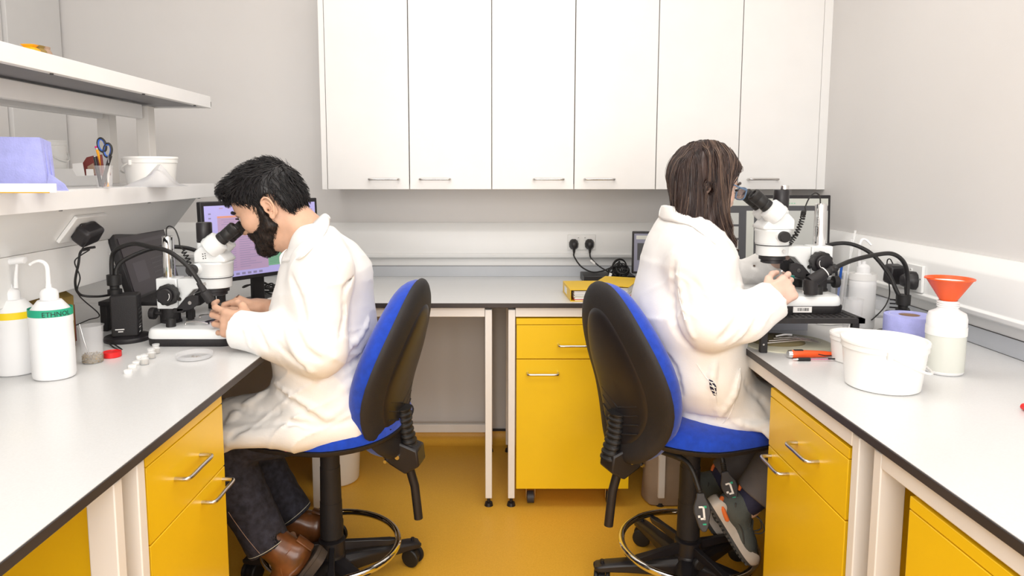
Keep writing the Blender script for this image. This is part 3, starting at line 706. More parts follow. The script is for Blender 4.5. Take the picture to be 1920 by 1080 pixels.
    for k in range(5):
        a = basea+2*PI*k/5; Rm = rotz(a)
        prof = [(.030, .032, .050, .100), (.10, .026, .052, .094), (.18, .022, .056, .086), (.235, .022, .058, .080), (.262, .021, .058, .074), (.272, .014, .060, .068)]
        b = MB(); b.rings([[Rm@V3(x, s*w_*f, z) for s, z, f in ((-1, z0, 1), (1, z0, 1), (1, (z0+z1)/2+.008, 1), (1, z1, .55), (-1, z1, .55), (-1, (z0+z1)/2+.008, 1))] for x, w_, z0, z1 in prof]); lg = b.build('base_leg', M['blackp'], t, bevel=.004, **K)
        c = Rm@V3(.248, 0, .028); ca = a+.9*((k*37 % 5)-2)
        dr = rotz(ca)@V3(0, 1, 0)
        b = MB(); b.cyl(c+V3(0, 0, .010), c+V3(0, 0, .058), .006, n=10); b.lathe(c-dr*.009, [(.0, 0), (.021, 0), (.021, .018), (0, .018)], 20, Rm=ax2R(dr)); cs = b.build('caster', M['blackp'], t, **K)
        for s in (-1, 1):
            b = MB(); b.lathe(c+dr*s*.0105, [(.019, 0), (.027, .001), (.028, .003), (.028, .009), (.025, .012), (.0, .013)], 28, Rm=ax2R(dr*s)); b.build('wheel', M['rubber'], cs, **K)
    # foot ring on four spokes
    b = MB(); b.tube([V3(.190*math.cos(a), .190*math.sin(a), .132) for a in np.linspace(0, 2*PI, 73)[:-1]], .0095, 14, closed=True); fr = b.build('foot_ring', M['chrome'], t, **K)
    b = MB(); b.lathe((0, 0, 0), [(.033, .105), (.038, .107), (.038, .147), (.033, .149)], 28); b.build('ring_collar', M['blackp'], fr, **K)
    for k in range(4):
        a = basea+.35+k*PI/2; Rm = rotz(a)
        b = MB(); b.rings([[Rm@V3(x, s*w_, z) for s, z in ((-1, z0), (1, z0), (1, z1), (-1, z1))] for x, w_, z0, z1 in ((.034, .008, .112, .140), (.12, .008, .114, .134), (.165, .011, .114, .130), (.186, .006, .118, .128))]); b.build('spoke', M['blackp'], fr, bevel=.002, **K)
    b = MB(); b.lathe((-.0, -.045, .10), [(0, 0), (.016, 0), (.018, .004), (.018, .012), (.014, .016), (0, .016)], 20, Rm=ax2R((0, -1, 0))); b.build('ring_knob', M['blackm'], fr, **K)
    for (p0, p1, p2, end) in levers:
        P = spline([V3(*p0), V3(*p1), V3(*p2)], 20); L = len(P)
        lv = MB().tube(P, [(.0105-.004*i/L if i < L*.35 else .0066+.0012*(i % 2)) for i in range(L)], 10).build('lever', M['rubber'], t, **K)
        d = V3(*end)-P[-1]; ln = np.linalg.norm(d); d /= ln; sdir = V3(0, 1, 0) if abs(d[1]) < .9 else V3(1, 0, 0)
        wv = np.cross(d, V3(*((math.sin(rz)*-1, -math.cos(rz), 0)))); wv /= np.linalg.norm(wv); nv = np.cross(wv, d)   # face of the paddle
        oc = [(-.010, 0), (-.011, .1), (-.021, .35), (-.0215, .5), (-.012, .88), (-.005, 1.0), (.005, 1.0), (.012, .88), (.0215, .5), (.021, .35), (.011, .1), (.010, 0)]
        b = MB(); b.prism([P[-1]+wv*x+d*y*ln-nv*.005 for x, y in oc], nv*.010); pd = b.build('paddle', M['greyp'], lv, bevel=.003, **K)
        for sg in (-1, 1):
            pb = MB()
            for (x, y, w_, h_, mi) in ((-.003, .52, .005, .34, 0), (.004, .36, .010, .05, 0), (.001, .66, .012, .05, 0), (-.007, .36, .008, .06, 1), (.010, .60, .006, .06, 0), (-.002, .80, .009, .04, 1)):
                pb.box(P[-1]+wv*x+d*y*ln+nv*sg*.0053, (w_, h_*ln, .0006), np.stack([wv, d, nv], 1), mi=mi)
            pb.build('seat_symbol', [M['paper'], M['gtape']], pd, **K)
    return t
LC = (-.470, 1.905, 0); RC = (.560, 1.905, 0)
chair('blue fabric lab chair the bearded man sits on, pink tag on its side', LC, R(169), [], tag=1, basea=R(3), bo_=.012)
chair('blue fabric lab chair the woman sits on, two paddle levers hanging beneath', RC, R(20),
      [((-.13, -.05, .45), (-.100, -.125, .44), (-.088, -.165, .375), (-.095, -.195, .285)), ((.03, -.05, .46), (.02, -.10, .45), (.018, -.125, .40), (.040, -.145, .315))], tag=0, basea=R(-1+162), knob=False, bo_=.032)

# ------------------------------------------------------------ monitors
def monitor(label, c, w_, h_, yaw, tilt, content, stand=True, zb=BT, bez=.010, frame='blackp', neck=.0):
    """c = centre of screen; local x across, -y out of the screen"""
    Rm = rotz(yaw)@rotx(tilt); c = np.asarray(c, float)
    t = thing('computer_monitor', label, 'monitor', (c[0], c[1], zb))
    fb = MB().box(c+Rm@V3(0, .012, 0), (w_+2*bez, .022, h_+2*bez+.004), Rm).build('casing', M[frame], t, bevel=.003)
    b = MB(); b.bx(-w_/2, w_/2, -.0006, .001, -h_/2, h_/2)
    content_items = content(w_, h_); mats = []
    def mi(k):
        if k not in mats: mats.append(k)
        return mats.index(k)
    b.m = [mi(content_items[0])]*len(b.f)
    for (x0, x1, z0, z1, k, l) in content_items[1]:
        b.bx(x0*w_-w_/2, x1*w_-w_/2, -.0006-.00025*l, -.0006, z0*h_-h_/2, z1*h_-h_/2, mi=mi(k))
    b.v = [tuple(c+Rm@np.array(v)) for v in b.v]; b.build('screen', [SS[k] for k in mats], t, smooth=False)
    if stand:
        Rz = rotz(yaw); bc = V3(c[0], c[1], zb)+Rz@V3(0, .06, 0)
        MB().box((bc+V3(c[0], c[1], c[2]-.02)+Rz@V3(0, .045, 0))/2+V3(0, 0, 0), (.045, .018, c[2]-zb-.0+.02), Rz).build('stand_neck', M['blackp'], t, bevel=.003)
        b = MB(); b.rings([[bc+Rz@V3(u*s, v*s, z) for u, v in rounded(.12, .085, 4, 32)] for z, s in ((0, 1), (.008, 1), (.012, .93))]); b.build('stand_base', M['blackp'], t)
    return t
def sheet(w_, h_):
    it = [(0, 1, .93, 1, 'lav', 1), (.10, .55, .83, .855, 'orange', 1), (.10, .52, .08, .83, 'pinkc', 1), (.52, 1, .10, .66, 'green', 1), (.55, 1, .70, .93, 'lav', 1), (.72, 1, .74, .80, 'lime', 2), (.62, .97, .86, .9, 'pinkc', 2)]
    for k in range(22): it.append((.13+.02*(k % 2), .24, .80-k*.032, .805-k*.032, 'line', 2)); it.append((.27, .36+.05*((k*7) % 3), .80-k*.032, .806-k*.032, 'line', 2))
    for k in range(24): it.append((.53, .98, .645-k*.0225, .6495-k*.0225, 'gline', 2))
    for k in range(12): it.append((.12+k*.07, .15+k*.07, .955, .97, 'pinkc', 2))
    for k in range(5): it.append((.03, .05, .88-k*.06, .90-k*.06, 'line', 2))
    for k in range(9): it.append((.03+k*.05, .06+k*.05, .02, .05, 'line', 2))
    return ('lav', it)
monitor('monitor with a lilac and green spreadsheet behind the seated man', ((-.906-.64)/2, (2.15+2.5)/2+.0, .980), .425, .232, R(52.8), R(-2), sheet, bez=.012)
def darkui(w_, h_):
    it = [(.12, .38, .22, .55, 'dark2', 1), (.05, .95, .84, .9, 'dark2', 1), (.4, .8, .7, .72, 'dark2', 1)]
    for k in range(5): it.append((.5, .8, .2+k*.08, .215+k*.08, 'dark2', 1))
    return ('dark', it)
monitor('dark tilted screen on a low black riser behind the left microscope', (-1.062, 2.125, .930), .35, .175, R(96), R(-14), darkui, stand=False, zb=.838, bez=.012)
t = thing('monitor_riser', 'low black riser stand beneath the dark tilted screen', 'stand', (-1.05, 2.1, BT))
MB().bx(-1.12, -.93, 1.93, 2.30, .826, .838).build('riser_top', M['blackm'], t, bevel=.002)
for x in (-1.11, -.94):
    for y in (1.95, 2.28): MB().bx(x-.012, x+.008, y-.01, y+.01, BT, .826).build('leg', M['blackm'], t, bevel=.002)
def rightui(w_, h_):
    it = [(0, 1, .90, .965, 'lgrey', 1), (0, .36, .0, .83, 'dgrey', 1), (.37, .40, .02, .8, 'lgrey', 2), (.42, .50, 0, .83, 'dgrey', 1)]
    for k in range(4): it.append((.02, .14, .64-k*.19, .80-k*.19, 'grey', 2)); it.append((.17, .30, .64-k*.19, .80-k*.19, 'grey', 2))
    for k in range(10): it.append((.55+k*.02, .562+k*.02, .925, .94, 'green', 2))
    return ('lgrey', it+[(0, 1, .83, .90, 'dgrey', 1), (.50, 1, .0, .83, 'grey', 1)])
mr = at(1432, 440, 2.42)
monitor('wide black monitor behind the right microscope, grey program window open', (mr[0], 2.42, .985), .445, .25, R(0), R(-3), rightui, bez=.010)
def smallui(w_, h_):
    return ('blueg', [(.05, .95, .85, .95, 'lgrey', 1), (.08, .6, .3, .75, 'dgrey', 1)]+[(.65, .9, .2+.07*k, .22+.07*k, 'line', 1) for k in range(8)])
ms = at(1226, 482, 2.72)
monitor('small black monitor on the back worktop, mostly hidden by the woman', (ms[0], 2.72, .885), .155, .15, R(-6), R(-3), smallui, bez=.007)

# ------------------------------------------------------------ sockets and plugs
def dbl_socket(label, c, n, u, w_=.118, h_=.070):
    """c plate centre on the wall face, n outward, u horizontal"""
    c = np.asarray(c, float); n = np.asarray(n, float); u = np.asarray(u, float); Rm = np.stack([u, n, np.cross(u, n)], 1)
    t = thing('wall_socket', label, 'socket', tuple(c+V3(0, 0, -h_/2)))
    pl = MB().box(c+n*.0045, (w_, .009, h_), Rm).build('plate', M['trunk'], t, bevel=.002)
    for s in (-1, 1):
        MB().box(c+n*.010+u*s*.014+V3(0, 0, h_*.24), (.009, .003, .014), Rm).build('switch', M['trunk'], pl, bevel=.0008)
        MB().box(c+n*.0117+u*s*.014+V3(0, 0, h_*.30), (.004, .0006, .002), Rm).build('switch_mark', M['greyp'], pl)
        MB().cyl(c+u*s*w_*.44, c+u*s*w_*.44+n*.0095, .0025, n=12).build('screw', M['steel'], pl)
    return t
def uk_plug(label, c, n, u, s=1., tail=(), r=.0032):
    c = np.asarray(c, float); n = np.asarray(n, float); u = np.asarray(u, float); up = V3(0, 0, 1)
    t = thing('power_plug', label, 'plug', tuple(c))
    o = [(-.020, -.012), (-.0215, .004), (-.017, .018), (-.008, .0245), (.008, .0245), (.017, .018), (.0215, .004), (.020, -.012), (.012, -.022), (-.012, -.022)]
    b = MB(); b.rings([[c+n*d+u*x*s*f+up*y*s*f for x, y in o] for d, f in ((0, 1), (.012, 1), (.017, .90), (.034, .62), (.036, .55))]); b.build('plug_body', M['blackp'], t, angle=60)
    if len(tail):
        p0 = c+n*.022-up*.020*s
        b = MB(); b.tube([c+n*.018-up*.012*s, c+n*.020-up*.040*s], [.0085*s, .0042*s], 12); b.build('strain_relief', M['rubber'], t)
        b = MB(); b.tube(spline([c+n*.020-up*.036*s]+list(tail), 10), r, 8); b.build('cable', M['rubber'], t)
    return t
YT = YB-.046
sb = at(1090, 454, YT); dbl_socket('white double socket on the back wall trunking with two black plugs', sb, (0, -1, 0), (1, 0, 0), .120, .066)
pa = at(1075.5, 458, YT-.0095); pb = at(1105, 458, YT-.0095)
uk_plug('left black plug in the double socket on the back wall', pa, (0, -1, 0), (1, 0, 0), .92, A((1077, 482, 2.91), (1090, 500, 2.90), (1110, 510, 2.88), (1130, 508, 2.86), (1150, 500, 2.85), (1166, 498, 2.84), (1176, 504, 2.84)))
uk_plug('right black plug in the double socket on the back wall, white tag on its lead', pb, (0, -1, 0), (1, 0, 0), .92, A((1108, 484, 2.91), (1122, 498, 2.90), (1138, 508, 2.88), (1152, 514, 2.86), (1166, 512, 2.84)))
MB().tube([at(1107, 488, 2.897), at(1115, 495, 2.895)], .0055, 10).build('cable_tag', M['paper'], bpy.data.objects['power_plug.001'])
rb = at(1705, 520, 2.05); rb[0] = XW-.0506; rb = V3(XW-.0506, 2.03, .895)
dbl_socket('white double socket on the right wall with a black adaptor and plug', rb, (-1, 0, 0), (0, -1, 0), .13, .078)
t = thing('power_adaptor', 'black power adaptor in the right wall socket, behind the curved lamp arms', 'adaptor', tuple(rb))
MB().box(rb+V3(-.032, .035, .002), (.045, .040, .058), rotx(.12)).build('housing', M['blackp'], t, bevel=.008, seg=3)
MB().box(rb+V3(-.012, .034, -.004), (.006, .03, .03)).build('pin_plate', M['blackp'], t)
cable('cable', '', [rb+V3(-.03, .045, .03), rb+V3(-.035, .055, .045), rb+V3(-.04, .06, .03)]+A((1668, 545, 2.1), (1664, 565, 2.05), (1655, 580, 2.0), (1640, 595, 1.96), (1634, 600, 1.95)), .0018, parent=t)
uk_plug('black plug beside the adaptor in the right wall socket', rb+V3(-.0095, -.030, -.008), (-1, 0, 0), (0, -1, 0), 1.1, A((1700, 560, 2.0), (1700, 580, 1.95), (1695, 592, 1.92)))

# ------------------------------------------------------------ curved-arm lamps
def lamp_head(name, a, b_, parent, r=.012):
    a = np.asarray(a, float); b_ = np.asarray(b_, float); d = b_-a; L = np.linalg.norm(d); Rm = ax2R(d)
    return MB().lathe(a, [(.006, -.012), (.0075, 0), (.0085, .002), (.0085, L*.3), (r, L*.36), (r, L*.94), (r*.9, L), (r*.75, L), (r*.7, L*.97), (0, L*.97)], 24, Rm=Rm).build(name, M['blackm'], parent)
def armlamp(label, base, arms, heads, box=(.066, .062, .112), yaw=0.3, ribs=False):
    t = thing('gooseneck_lamp', label, 'lamp', tuple(base)); base = np.asarray(base, float); Rz = rotz(yaw)
    MB().lathe(base, [(.058, 0), (.0595, .003), (.0595, .008), (.056, .012), (.030, .016), (0, .016)], 40).build('round_base', M['blackp'], t)
    bxo = MB().box(base+V3(0, 0, .014+box[2]/2), box, Rz).build('lamp_box', M['blackm'], t, bevel=.004)
    for k in range(7):
        MB().box(base+V3(0, 0, .03+.011*k)+Rz@V3(box[0]/2, 0, 0), (.0012, box[1]*.7, .004), Rz).build('vent_slat', M['blackp'], bxo)
    for (x, z, w_) in ((-.012, .035, .022), (-.010, .029, .012)): MB().box(base+V3(0, 0, z)+Rz@V3(x, -box[1]/2-.0003, 0), (w_, .0006, .0028), Rz).build('printed_label', M['paper'], bxo)
    for k in range(4): MB().box(base+V3(0, 0, .024+.006*k)+Rz@V3(box[0]/2+.0003, -.012+.002*k, 0), (.0006, .022-.004*abs(k-1.5), .0025), Rz).build('printed_mark', M['paper'], bxo)
    top = base+V3(0, 0, .014+box[2]); c = (arms[0][0]+arms[1][0])/2
    MB().lathe(V3(c[0], c[1], top[2]), [(.018, -.002), (.018, .012), (.012, .014), (.012, .022), (.018, .024), (.0185, .052), (.0, .052)], 28).build('arm_socket', M['rubber'], t)
    for P, h in zip(arms, heads):
        S_ = spline([V3(P[0][0], P[0][1], top[2]+.045)]+list(P[1:]), 24)
        o = MB().tube(S_, [.0056+.00035*(i % 2) for i in range(len(S_))], 10).build('gooseneck', M['rubber'], t)
        lamp_head('lamp_head', h[0], h[1], o)
    return t
b0 = V3(-.995, 1.845, BT)
armlamp('black lamp box with two curved arms between the squeeze bottles and the left microscope', b0,
  [A((210, 522, 1.845), (210, 483, 1.845), (220, 467, 1.83), (250, 457, 1.80), (283, 463, 1.77), (317, 472, 1.75), (350, 497, 1.74), (370, 523, 1.74), (378, 537, 1.74)),
   A((218, 522, 1.845), (219, 503, 1.85), (234, 487, 1.87), (283, 467, 1.93), (333, 463, 1.97), (372, 472, 2.0), (400, 495, 2.0), (412, 520, 1.97), (414, 530, 1.96))],
  [A((377, 537, 1.74), (396, 566, 1.74)), A((414, 532, 1.955), (415, 566, 1.935))])
b1 = V3(1.115, 1.875, BT)
armlamp('black lamp box with two curved arms on the right worktop, hidden behind the blue roll', b1,
  [A((1700, 571, 1.875), (1701.5, 518, 1.875), (1694, 491, 1.86), (1673, 476, 1.84), (1641, 478, 1.82), (1599, 488, 1.79), (1570, 500, 1.77), (1556, 507, 1.765)),
   A((1686, 571, 1.875), (1679, 541, 1.88), (1667, 515, 1.90), (1641, 482, 1.93), (1614, 464, 1.95), (1584, 456, 1.96), (1548, 461, 1.96), (1500, 480, 1.955))],
  [A((1556, 507, 1.765), (1522, 532, 1.765)), A((1500, 480, 1.955), (1475, 500, 1.95))], yaw=1.1, box=(.08, .07, .052))
ax_ = A((1568, 500, 1.768), (1540, 519, 1.765)); MB().tube(spline(ax_, 20), [.0095+.0016*((i//2) % 2) for i in range(21)], 12).build('ribbed_sleeve', M['rubber'], bpy.data.objects['gooseneck_lamp.001'])
q = A((1546, 510, 1.765), (1520, 528, 1.765), (1520, 552, 1.765)); b = MB(); b.cyl(q[0], q[1], .0125, .0165, 24); b.cyl(q[1]+V3(0, 0, .006), q[2], .0175, .0165, 24); b.build('elbow_lamp', M['blackm'], bpy.data.objects['gooseneck_lamp.001'])
MB().cyl(q[0]+V3(.0, 0, 0), q[0]+(q[0]-q[1])*.06, .0135, .0135, 24).build('white_ring', M['paper'], bpy.data.objects['gooseneck_lamp.001'])
t = thing('control_box', 'low black control box with dials behind the big white tub', 'box', (1.07, 1.79, BT))
MB().prism([(0.985, 1.72, BT), (1.13, 1.72, BT), (1.13, 1.72, BT+.03), (0.985, 1.72, BT+.022)], (0, .09, 0)).build('casing', M['blackm'], t, bevel=.002)
for x, r_ in ((1.00, .004), (1.022, .009), (1.045, .004)): MB().cyl((x, 1.75, BT+.020), (x, 1.75, BT+.034), r_, r_*.9, 20).build('dial', M['steel'], t)

# ------------------------------------------------------------ bottles and vessels
def squeeze_bottle(label, x, y, r, h, tape, level, spout, cap='milky', sy=.92, z=BT, capr=.018, neckz=None):
    t = thing('squeeze_bottle', label, 'bottle', (x, y, z))
    c = V3(x, y, z); sh = h*.74
    MB().lathe(c, [(r*.86, 0), (r*.96, .003), (r, .010), (r, sh*.55), (r*.985, sh*.86), (r, sh*.88), (r, sh), (r*.97, sh+.008), (r*.55, sh+(h-sh)*.62), (r*.36, h-.018), (r*.36, h-.004), (0, h-.004)], 56, sy=sy).build('bottle_body', M['milky'], t)
    MB().lathe(c, [(r*.90, .003), (r*.972, .011), (r*.972, level), (0, level+.0001)], 48, sy=sy).build('liquid', M['liquid'], t)
    MB().lathe(c+V3(0, 0, h-.018), [(capr, 0), (capr, .016), (capr*.8, .022), (capr*.35, .026), (capr*.3, .034), (0, .034)], 36).build('screw_cap', M['milky'], t)
    if tape:
        z0, z1, m = tape
        tp = MB().lathe(c, [(r*1.006, z0), (r*1.012, z0), (r*1.012, z1), (r*1.006, z1)], 56, sy=sy, caps=(False, False)).build('tape_band', M[m], t)
    if spout: MB().tube(spline(spout, 10), [.0052-.0022*i/(10*(len(spout)-1)) for i in range(10*(len(spout)-1)+1)], 10).build('spout', M['milky'], t)
    return t
x2, y2, r2 = at(99, 650, 1.50)[0], 1.50, .0435
zc = lambda px, py, Y: at(px, py, Y)[2]-BT
sbt = squeeze_bottle('white squeeze bottle with green tape, nearer the lamp box', x2, y2, r2, zc(92, 536, y2)-.012, (zc(92, 597, y2-.04), zc(92, 583, y2-.04), 'gtape'), .062,
    [at(91, 540, y2), at(90, 520, y2), at(88, 500, y2), at(80, 491, y2), at(68, 490, y2-.01), at(56, 496, y2-.03)])
# lettering bent round the tape
zt = BT+zc(92, 595.5, y2-.04); r_t = r2*1.0125
def wrap(x, y):
    a = -PI/2+R(8)+x/r_t; return V3(x2+(r_t+.0006)*math.cos(a), y2+.92*(r_t+.0006)*math.sin(a), zt+y)
text_mesh('lettering', 'ETHNOL', .0150, M['ink'], [c for c in sbt.children if c.name.startswith('tape')][0], None, (1, 0, 0), (0, 0, 1), wrap=wrap)
x1, y1, r1 = -1.085, 1.525, .0465
x1, y1 = at(27, 640, 1.535)[0], 1.535
squeeze_bottle('white squeeze bottle with yellow tape at the left edge of the photo', x1, y1, r1, zc(30, 536, y1)-.012, (zc(30, 601, y1-.04), zc(30, 588, y1-.04), 'ytape'), .02,
    [at(30, 540, y1), at(30, 520, y1), at(32, 495, y1)])
wn = at(20, 491, y1)
MB().tube(spline([at(-40, 497, y1), at(0, 493, y1), at(38, 488, y1), at(48, 488, y1)], 8), [.0078]*24+[.004], 14).build('thick_nozzle', M['milky'], bpy.data.objects['squeeze_bottle.001'])
def cup(name, label, cat, x, y, r0, r1, h, m='clear', z=BT, th=.0012, rim=True, fill=None, group=None):
    t = thing(name, label, cat, (x, y, z), 0, group); c = V3(x, y, z)
    pr = [(0.0005, 0), (r0, 0), (r1, h)]+([(r1+.0015, h), (r1+.0015, h+.002), (r1-th, h+.002)] if rim else [(r1-th, h)])+[(r0-th, th), (0.0005, th)]
    MB().lathe(c, pr, 40, caps=(False, False)).build('cup_wall', M[m], t, angle=50)
    return t
def bucket(label, x, y, r0, r1, h, lid=True, handle_=None, z=BT, group=None, sc=1., m='bucket', lidded=False):
    t = thing('tub', label, 'tub', (x, y, z), 0, group); c = V3(x, y, z)
    MB().lathe(c, [(r0*.93, 0), (r0*.99, .003), (r0, .008), (r1, h-.022*sc), (r1, h-.016*sc)], 64).build('tub_body', M[m], t)
    MB().lathe(c, [(r1*1.0, h-.020*sc), (r1*1.035, h-.019*sc), (r1*1.035, h-.008*sc), (r1*1.055, h-.007*sc), (r1*1.06, h-.002*sc), (r1*1.045, h), (r1*.985, h), (r1*.965, h-.004*sc), (r1*.94, h-.006*sc), (0.0003, h-.006*sc)], 64).build('lid', M[m], t)
    if handle_ is not None:
        a, drop = handle_
        P = [c+V3(r1*1.04*math.cos(a-PI/2), r1*1.04*math.sin(a-PI/2), h-.018*sc)]
        for u in np.linspace(-PI/2, PI/2, 13)[1:-1]: P.append(c+V3(r1*1.10*math.cos(a+u), r1*1.10*math.sin(a+u), h-.018*sc-drop*math.cos(u)))
        P.append(c+V3(r1*1.04*math.cos(a+PI/2), r1*1.04*math.sin(a+PI/2), h-.018*sc))
        MB().tube(spline(P, 4), .0028*sc, 8).build('bail_handle', M[m], t)
        for s in (-1, 1):
            e = c+V3(r1*1.045*math.cos(a+s*PI/2), r1*1.045*math.sin(a+s*PI/2), h-.018*sc)
            MB().cyl(e-V3(0, 0, .008*sc), e+V3(0, 0, .007*sc), .006*sc, n=12).build('handle_lug', M[m], t)
    return t
# left bench small things
cp = at(172, 640, 1.62); spc = cup('specimen_cup', 'clear specimen cup with golden sediment beside the red lid', 'cup', cp[0], 1.62, .0225, .0265, .088)
MB().lathe((cp[0], 1.62, BT+.0018), [(.0210, 0), (.0212, .002), (.0222, .018), (0, .0185)], 36).build('water', M['water'], spc)
def gr(b):
    for k in range(420):
        a = random.uniform(0, 2*PI); r_ = .0219*random.random()**.22; z_ = BT+.002+.019*random.random()**1.4; s_ = random.uniform(.0012, .0028)
        b.box((cp[0]+r_*math.cos(a), 1.62+r_*math.sin(a), z_), (s_, s_, s_*.6), rotz(random.random()*3)@rotx(random.random()*3))
g = nb('sediment', M['grains'], spc, gr, smooth=False); g['kind'] = 'stuff'
MB().tube(A((149, 608, 1.625), (158, 640, 1.62), (168, 668, 1.615), (176, 674, 1.612)), .0012, 6).build('glass_probe', M['steel'], spc)
rl = at(206, 668, 1.66); t = thing('jar_lid', 'red screw lid lying between the specimen cup and the lamp base', 'lid', (rl[0], 1.67, BT))
MB().lathe((rl[0], 1.67, BT), [(.020, 0), (.0215, .001), (.0215, .013), (.0195, .0135), (.019, .011), (0, .011)], 40).build('lid_body', M['red'], t)
vp = [(271, 676, 1.60, 'clear glass vial nearest the white caps'), (284, 668, 1.655, 'clear glass vial in the middle of the row'), (293, 664, 1.70, 'clear glass vial closest to the left microscope base')]
for k, (px, py, Y, lb_) in enumerate(vp):
    p = at(px, py, Y); t = thing('glass_vial', lb_, 'vial', (p[0], Y, BT), 0, 'small glass vials on the left worktop')
    MB().lathe((p[0], Y, BT), [(.0095, 0), (.010, .001), (.010, .014), (.0075, .017), (.0075, .019), (.0088, .020), (.0088, .024), (.0065, .024), (.0065, .017), (.0088, .013), (.0088, .002), (0, .002)], 28).build('vial_body', M['glass'], t)
    MB().lathe((p[0], Y, BT+.0022), [(.0085, 0), (.0085, .008), (0, .008)], 24).build('specimen', M['grains'], t)
for k, (px, py, Y, lb_) in enumerate(((240, 690, 1.53, 'white vial cap nearest the camera in the row of caps'), (248, 685, 1.57, 'second white vial cap from the camera'), (256, 680, 1.60, 'third white vial cap from the camera, just left of the vials'), (263, 672, 1.65, 'white vial cap farthest from the camera'))):
    p = at(px, py, Y); t = tagit(MB().lathe((p[0], Y, BT), [(.0085, 0), (.0092, .001), (.0092, .0065), (.0078, .008), (0, .008)], 24).build('vial_cap', M['bucket']), lb_, 'cap', 'white vial caps on the left worktop')
pd = at(365, 674, 1.66); t = thing('petri_dish', 'round clear petri dish lying in front of the left microscope', 'dish', (pd[0], 1.66, BT))
MB().lathe((pd[0], 1.66, BT), [(.0005, 0), (.040, 0), (.0415, .002), (.0415, .0105), (.0400, .0105), (.0398, .002), (.0005, .0012)], 48, caps=(False, False)).build('dish_base', M['clear'], t, angle=50)
MB().lathe((pd[0], 1.66, BT), [(.0428, .003), (.0428, .0122), (.0005, .0122), (.0005, .0112), (.0418, .0112), (.0418, .003)], 48, caps=(False, False)).build('dish_lid', M['clear'], t, angle=50)
b = MB()
for k in range(14): b.box((pd[0]+random.uniform(-.012, .018), 1.66+random.uniform(-.012, .012), BT+.003), (.002, .0012, .001), rotz(random.random()*3))
g = b.build('specimen_specks', M['grains'], t); g['kind'] = 'stuff'
cable('power_cable', 'black cable looping on the worktop behind the lamp box and microscope', A((262, 640, 1.88), (285, 632, 1.95), (300, 628, 2.0), (318, 618, 2.05), (300, 605, 2.1), (270, 610, 2.1), (262, 600, 2.15), (290, 592, 2.2), (312, 600, 2.2), (330, 585, 2.3)), .003)
cable('power_cable', 'white cable lying behind the specimen cup', A((0, 690, 1.56), (8, 672, 1.62), (130, 646, 1.82), (160, 644, 1.84), (205, 643, 1.9), (300, 628, 1.98)), .0022, 'milky')
cable('power_cable', 'black cable curling in front of the lamp base', A((205, 640, 1.78), (218, 648, 1.76), (228, 655, 1.74), (229, 658, 1.735), (214, 652, 1.75), (200, 640, 1.78)), .0018)
b = MB()
for k in range(7):
    c = at(500+random.uniform(-25, 30), 535, 2.55+random.uniform(-.05, .1)); c[2] = BT+.006+.005*k; r_ = random.uniform(.03, .06)
    b.tube([c+V3(r_*math.cos(a), r_*.7*math.sin(a), .008*math.sin(a*2+k)) for a in np.linspace(0, 2*PI, 25)[:-1]], .003, 6, closed=True)
tagit(b.build('cable_tangle', M['rubber']), 'tangle of black cables on the worktop behind the spreadsheet monitor stand', 'cable')
kbp = at(500, 585, 2.28); t = thing('keyboard', 'black keyboard by the stand of the spreadsheet monitor', 'keyboard', (kbp[0]+.05, 2.27, BT))
Rk = rotz(R(30)); kc = V3(kbp[0]+.06, 2.27, BT)
MB().box(kc+V3(0, 0, .008), (.24, .10, .014), Rk).build('key_tray', M['blackm'], t, bevel=.003)
for i in range(4):
    for j in range(11): MB().box(kc+V3(0, 0, .0165)+Rk@V3(-.105+.021*j, -.033+.022*i, 0), (.017, .017, .005), Rk).build('key', M['blackp'], t)
MB().box(kc+V3(0, 0, .0195)+Rk@V3(-.08, .044, 0), (.02, .008, .002), Rk).build('red_button', M['red'], t)

t = thing('card_folder', 'olive-brown card folder leaning in the gap under the slanted trunking', 'folder', (-1.16, 1.74, BT))
MB().prism([V3(-1.20, 1.70, BT), V3(-1.10, 1.74, BT), V3(-1.11, 1.76, BT+.13), V3(-1.16, 1.74, BT+.175), V3(-1.21, 1.72, BT+.16)], (.006, .035, 0)).build('card_cover', M['olivebox'], t, bevel=.001)
MB().prism([V3(-1.235, 1.76, BT), V3(-1.13, 1.80, BT), V3(-1.13, 1.80, BT+.10), V3(-1.235, 1.76, BT+.10)], (.006, .03, 0)).build('inner_sheets', M['maroon'], t, bevel=.001)
# shelf things
ZS = 1.1635
bk = at(283, 330, 1.86); bk = V3(-.995+.0, 1.93, ZS)
ux = lambda px, Y: (px-CX)/FP*Y*.995
bucket('white lidded tub on the lower shelf nearest its right end', ux(283, 1.98), 1.98, .062, .069, at(283, 294, 1.98)[2]-ZS, handle_=(PI*.9, .03), z=ZS, sc=.9)
t = bucket('white lidded tub with a green mark, behind the lilac paper on the shelf', ux(98, 2.0), 2.0, .038, .040, at(98, 263, 2.0)[2]-ZS, handle_=(-.1, .045), z=ZS, sc=.8)
c0 = V3(ux(98, 2.0), 2.0, at(98, 277, 1.96)[2]); MB().box(c0+V3(.006, -.0425, 0), (.012, .002, .010)).build('green_mark', M['gtape'], t)
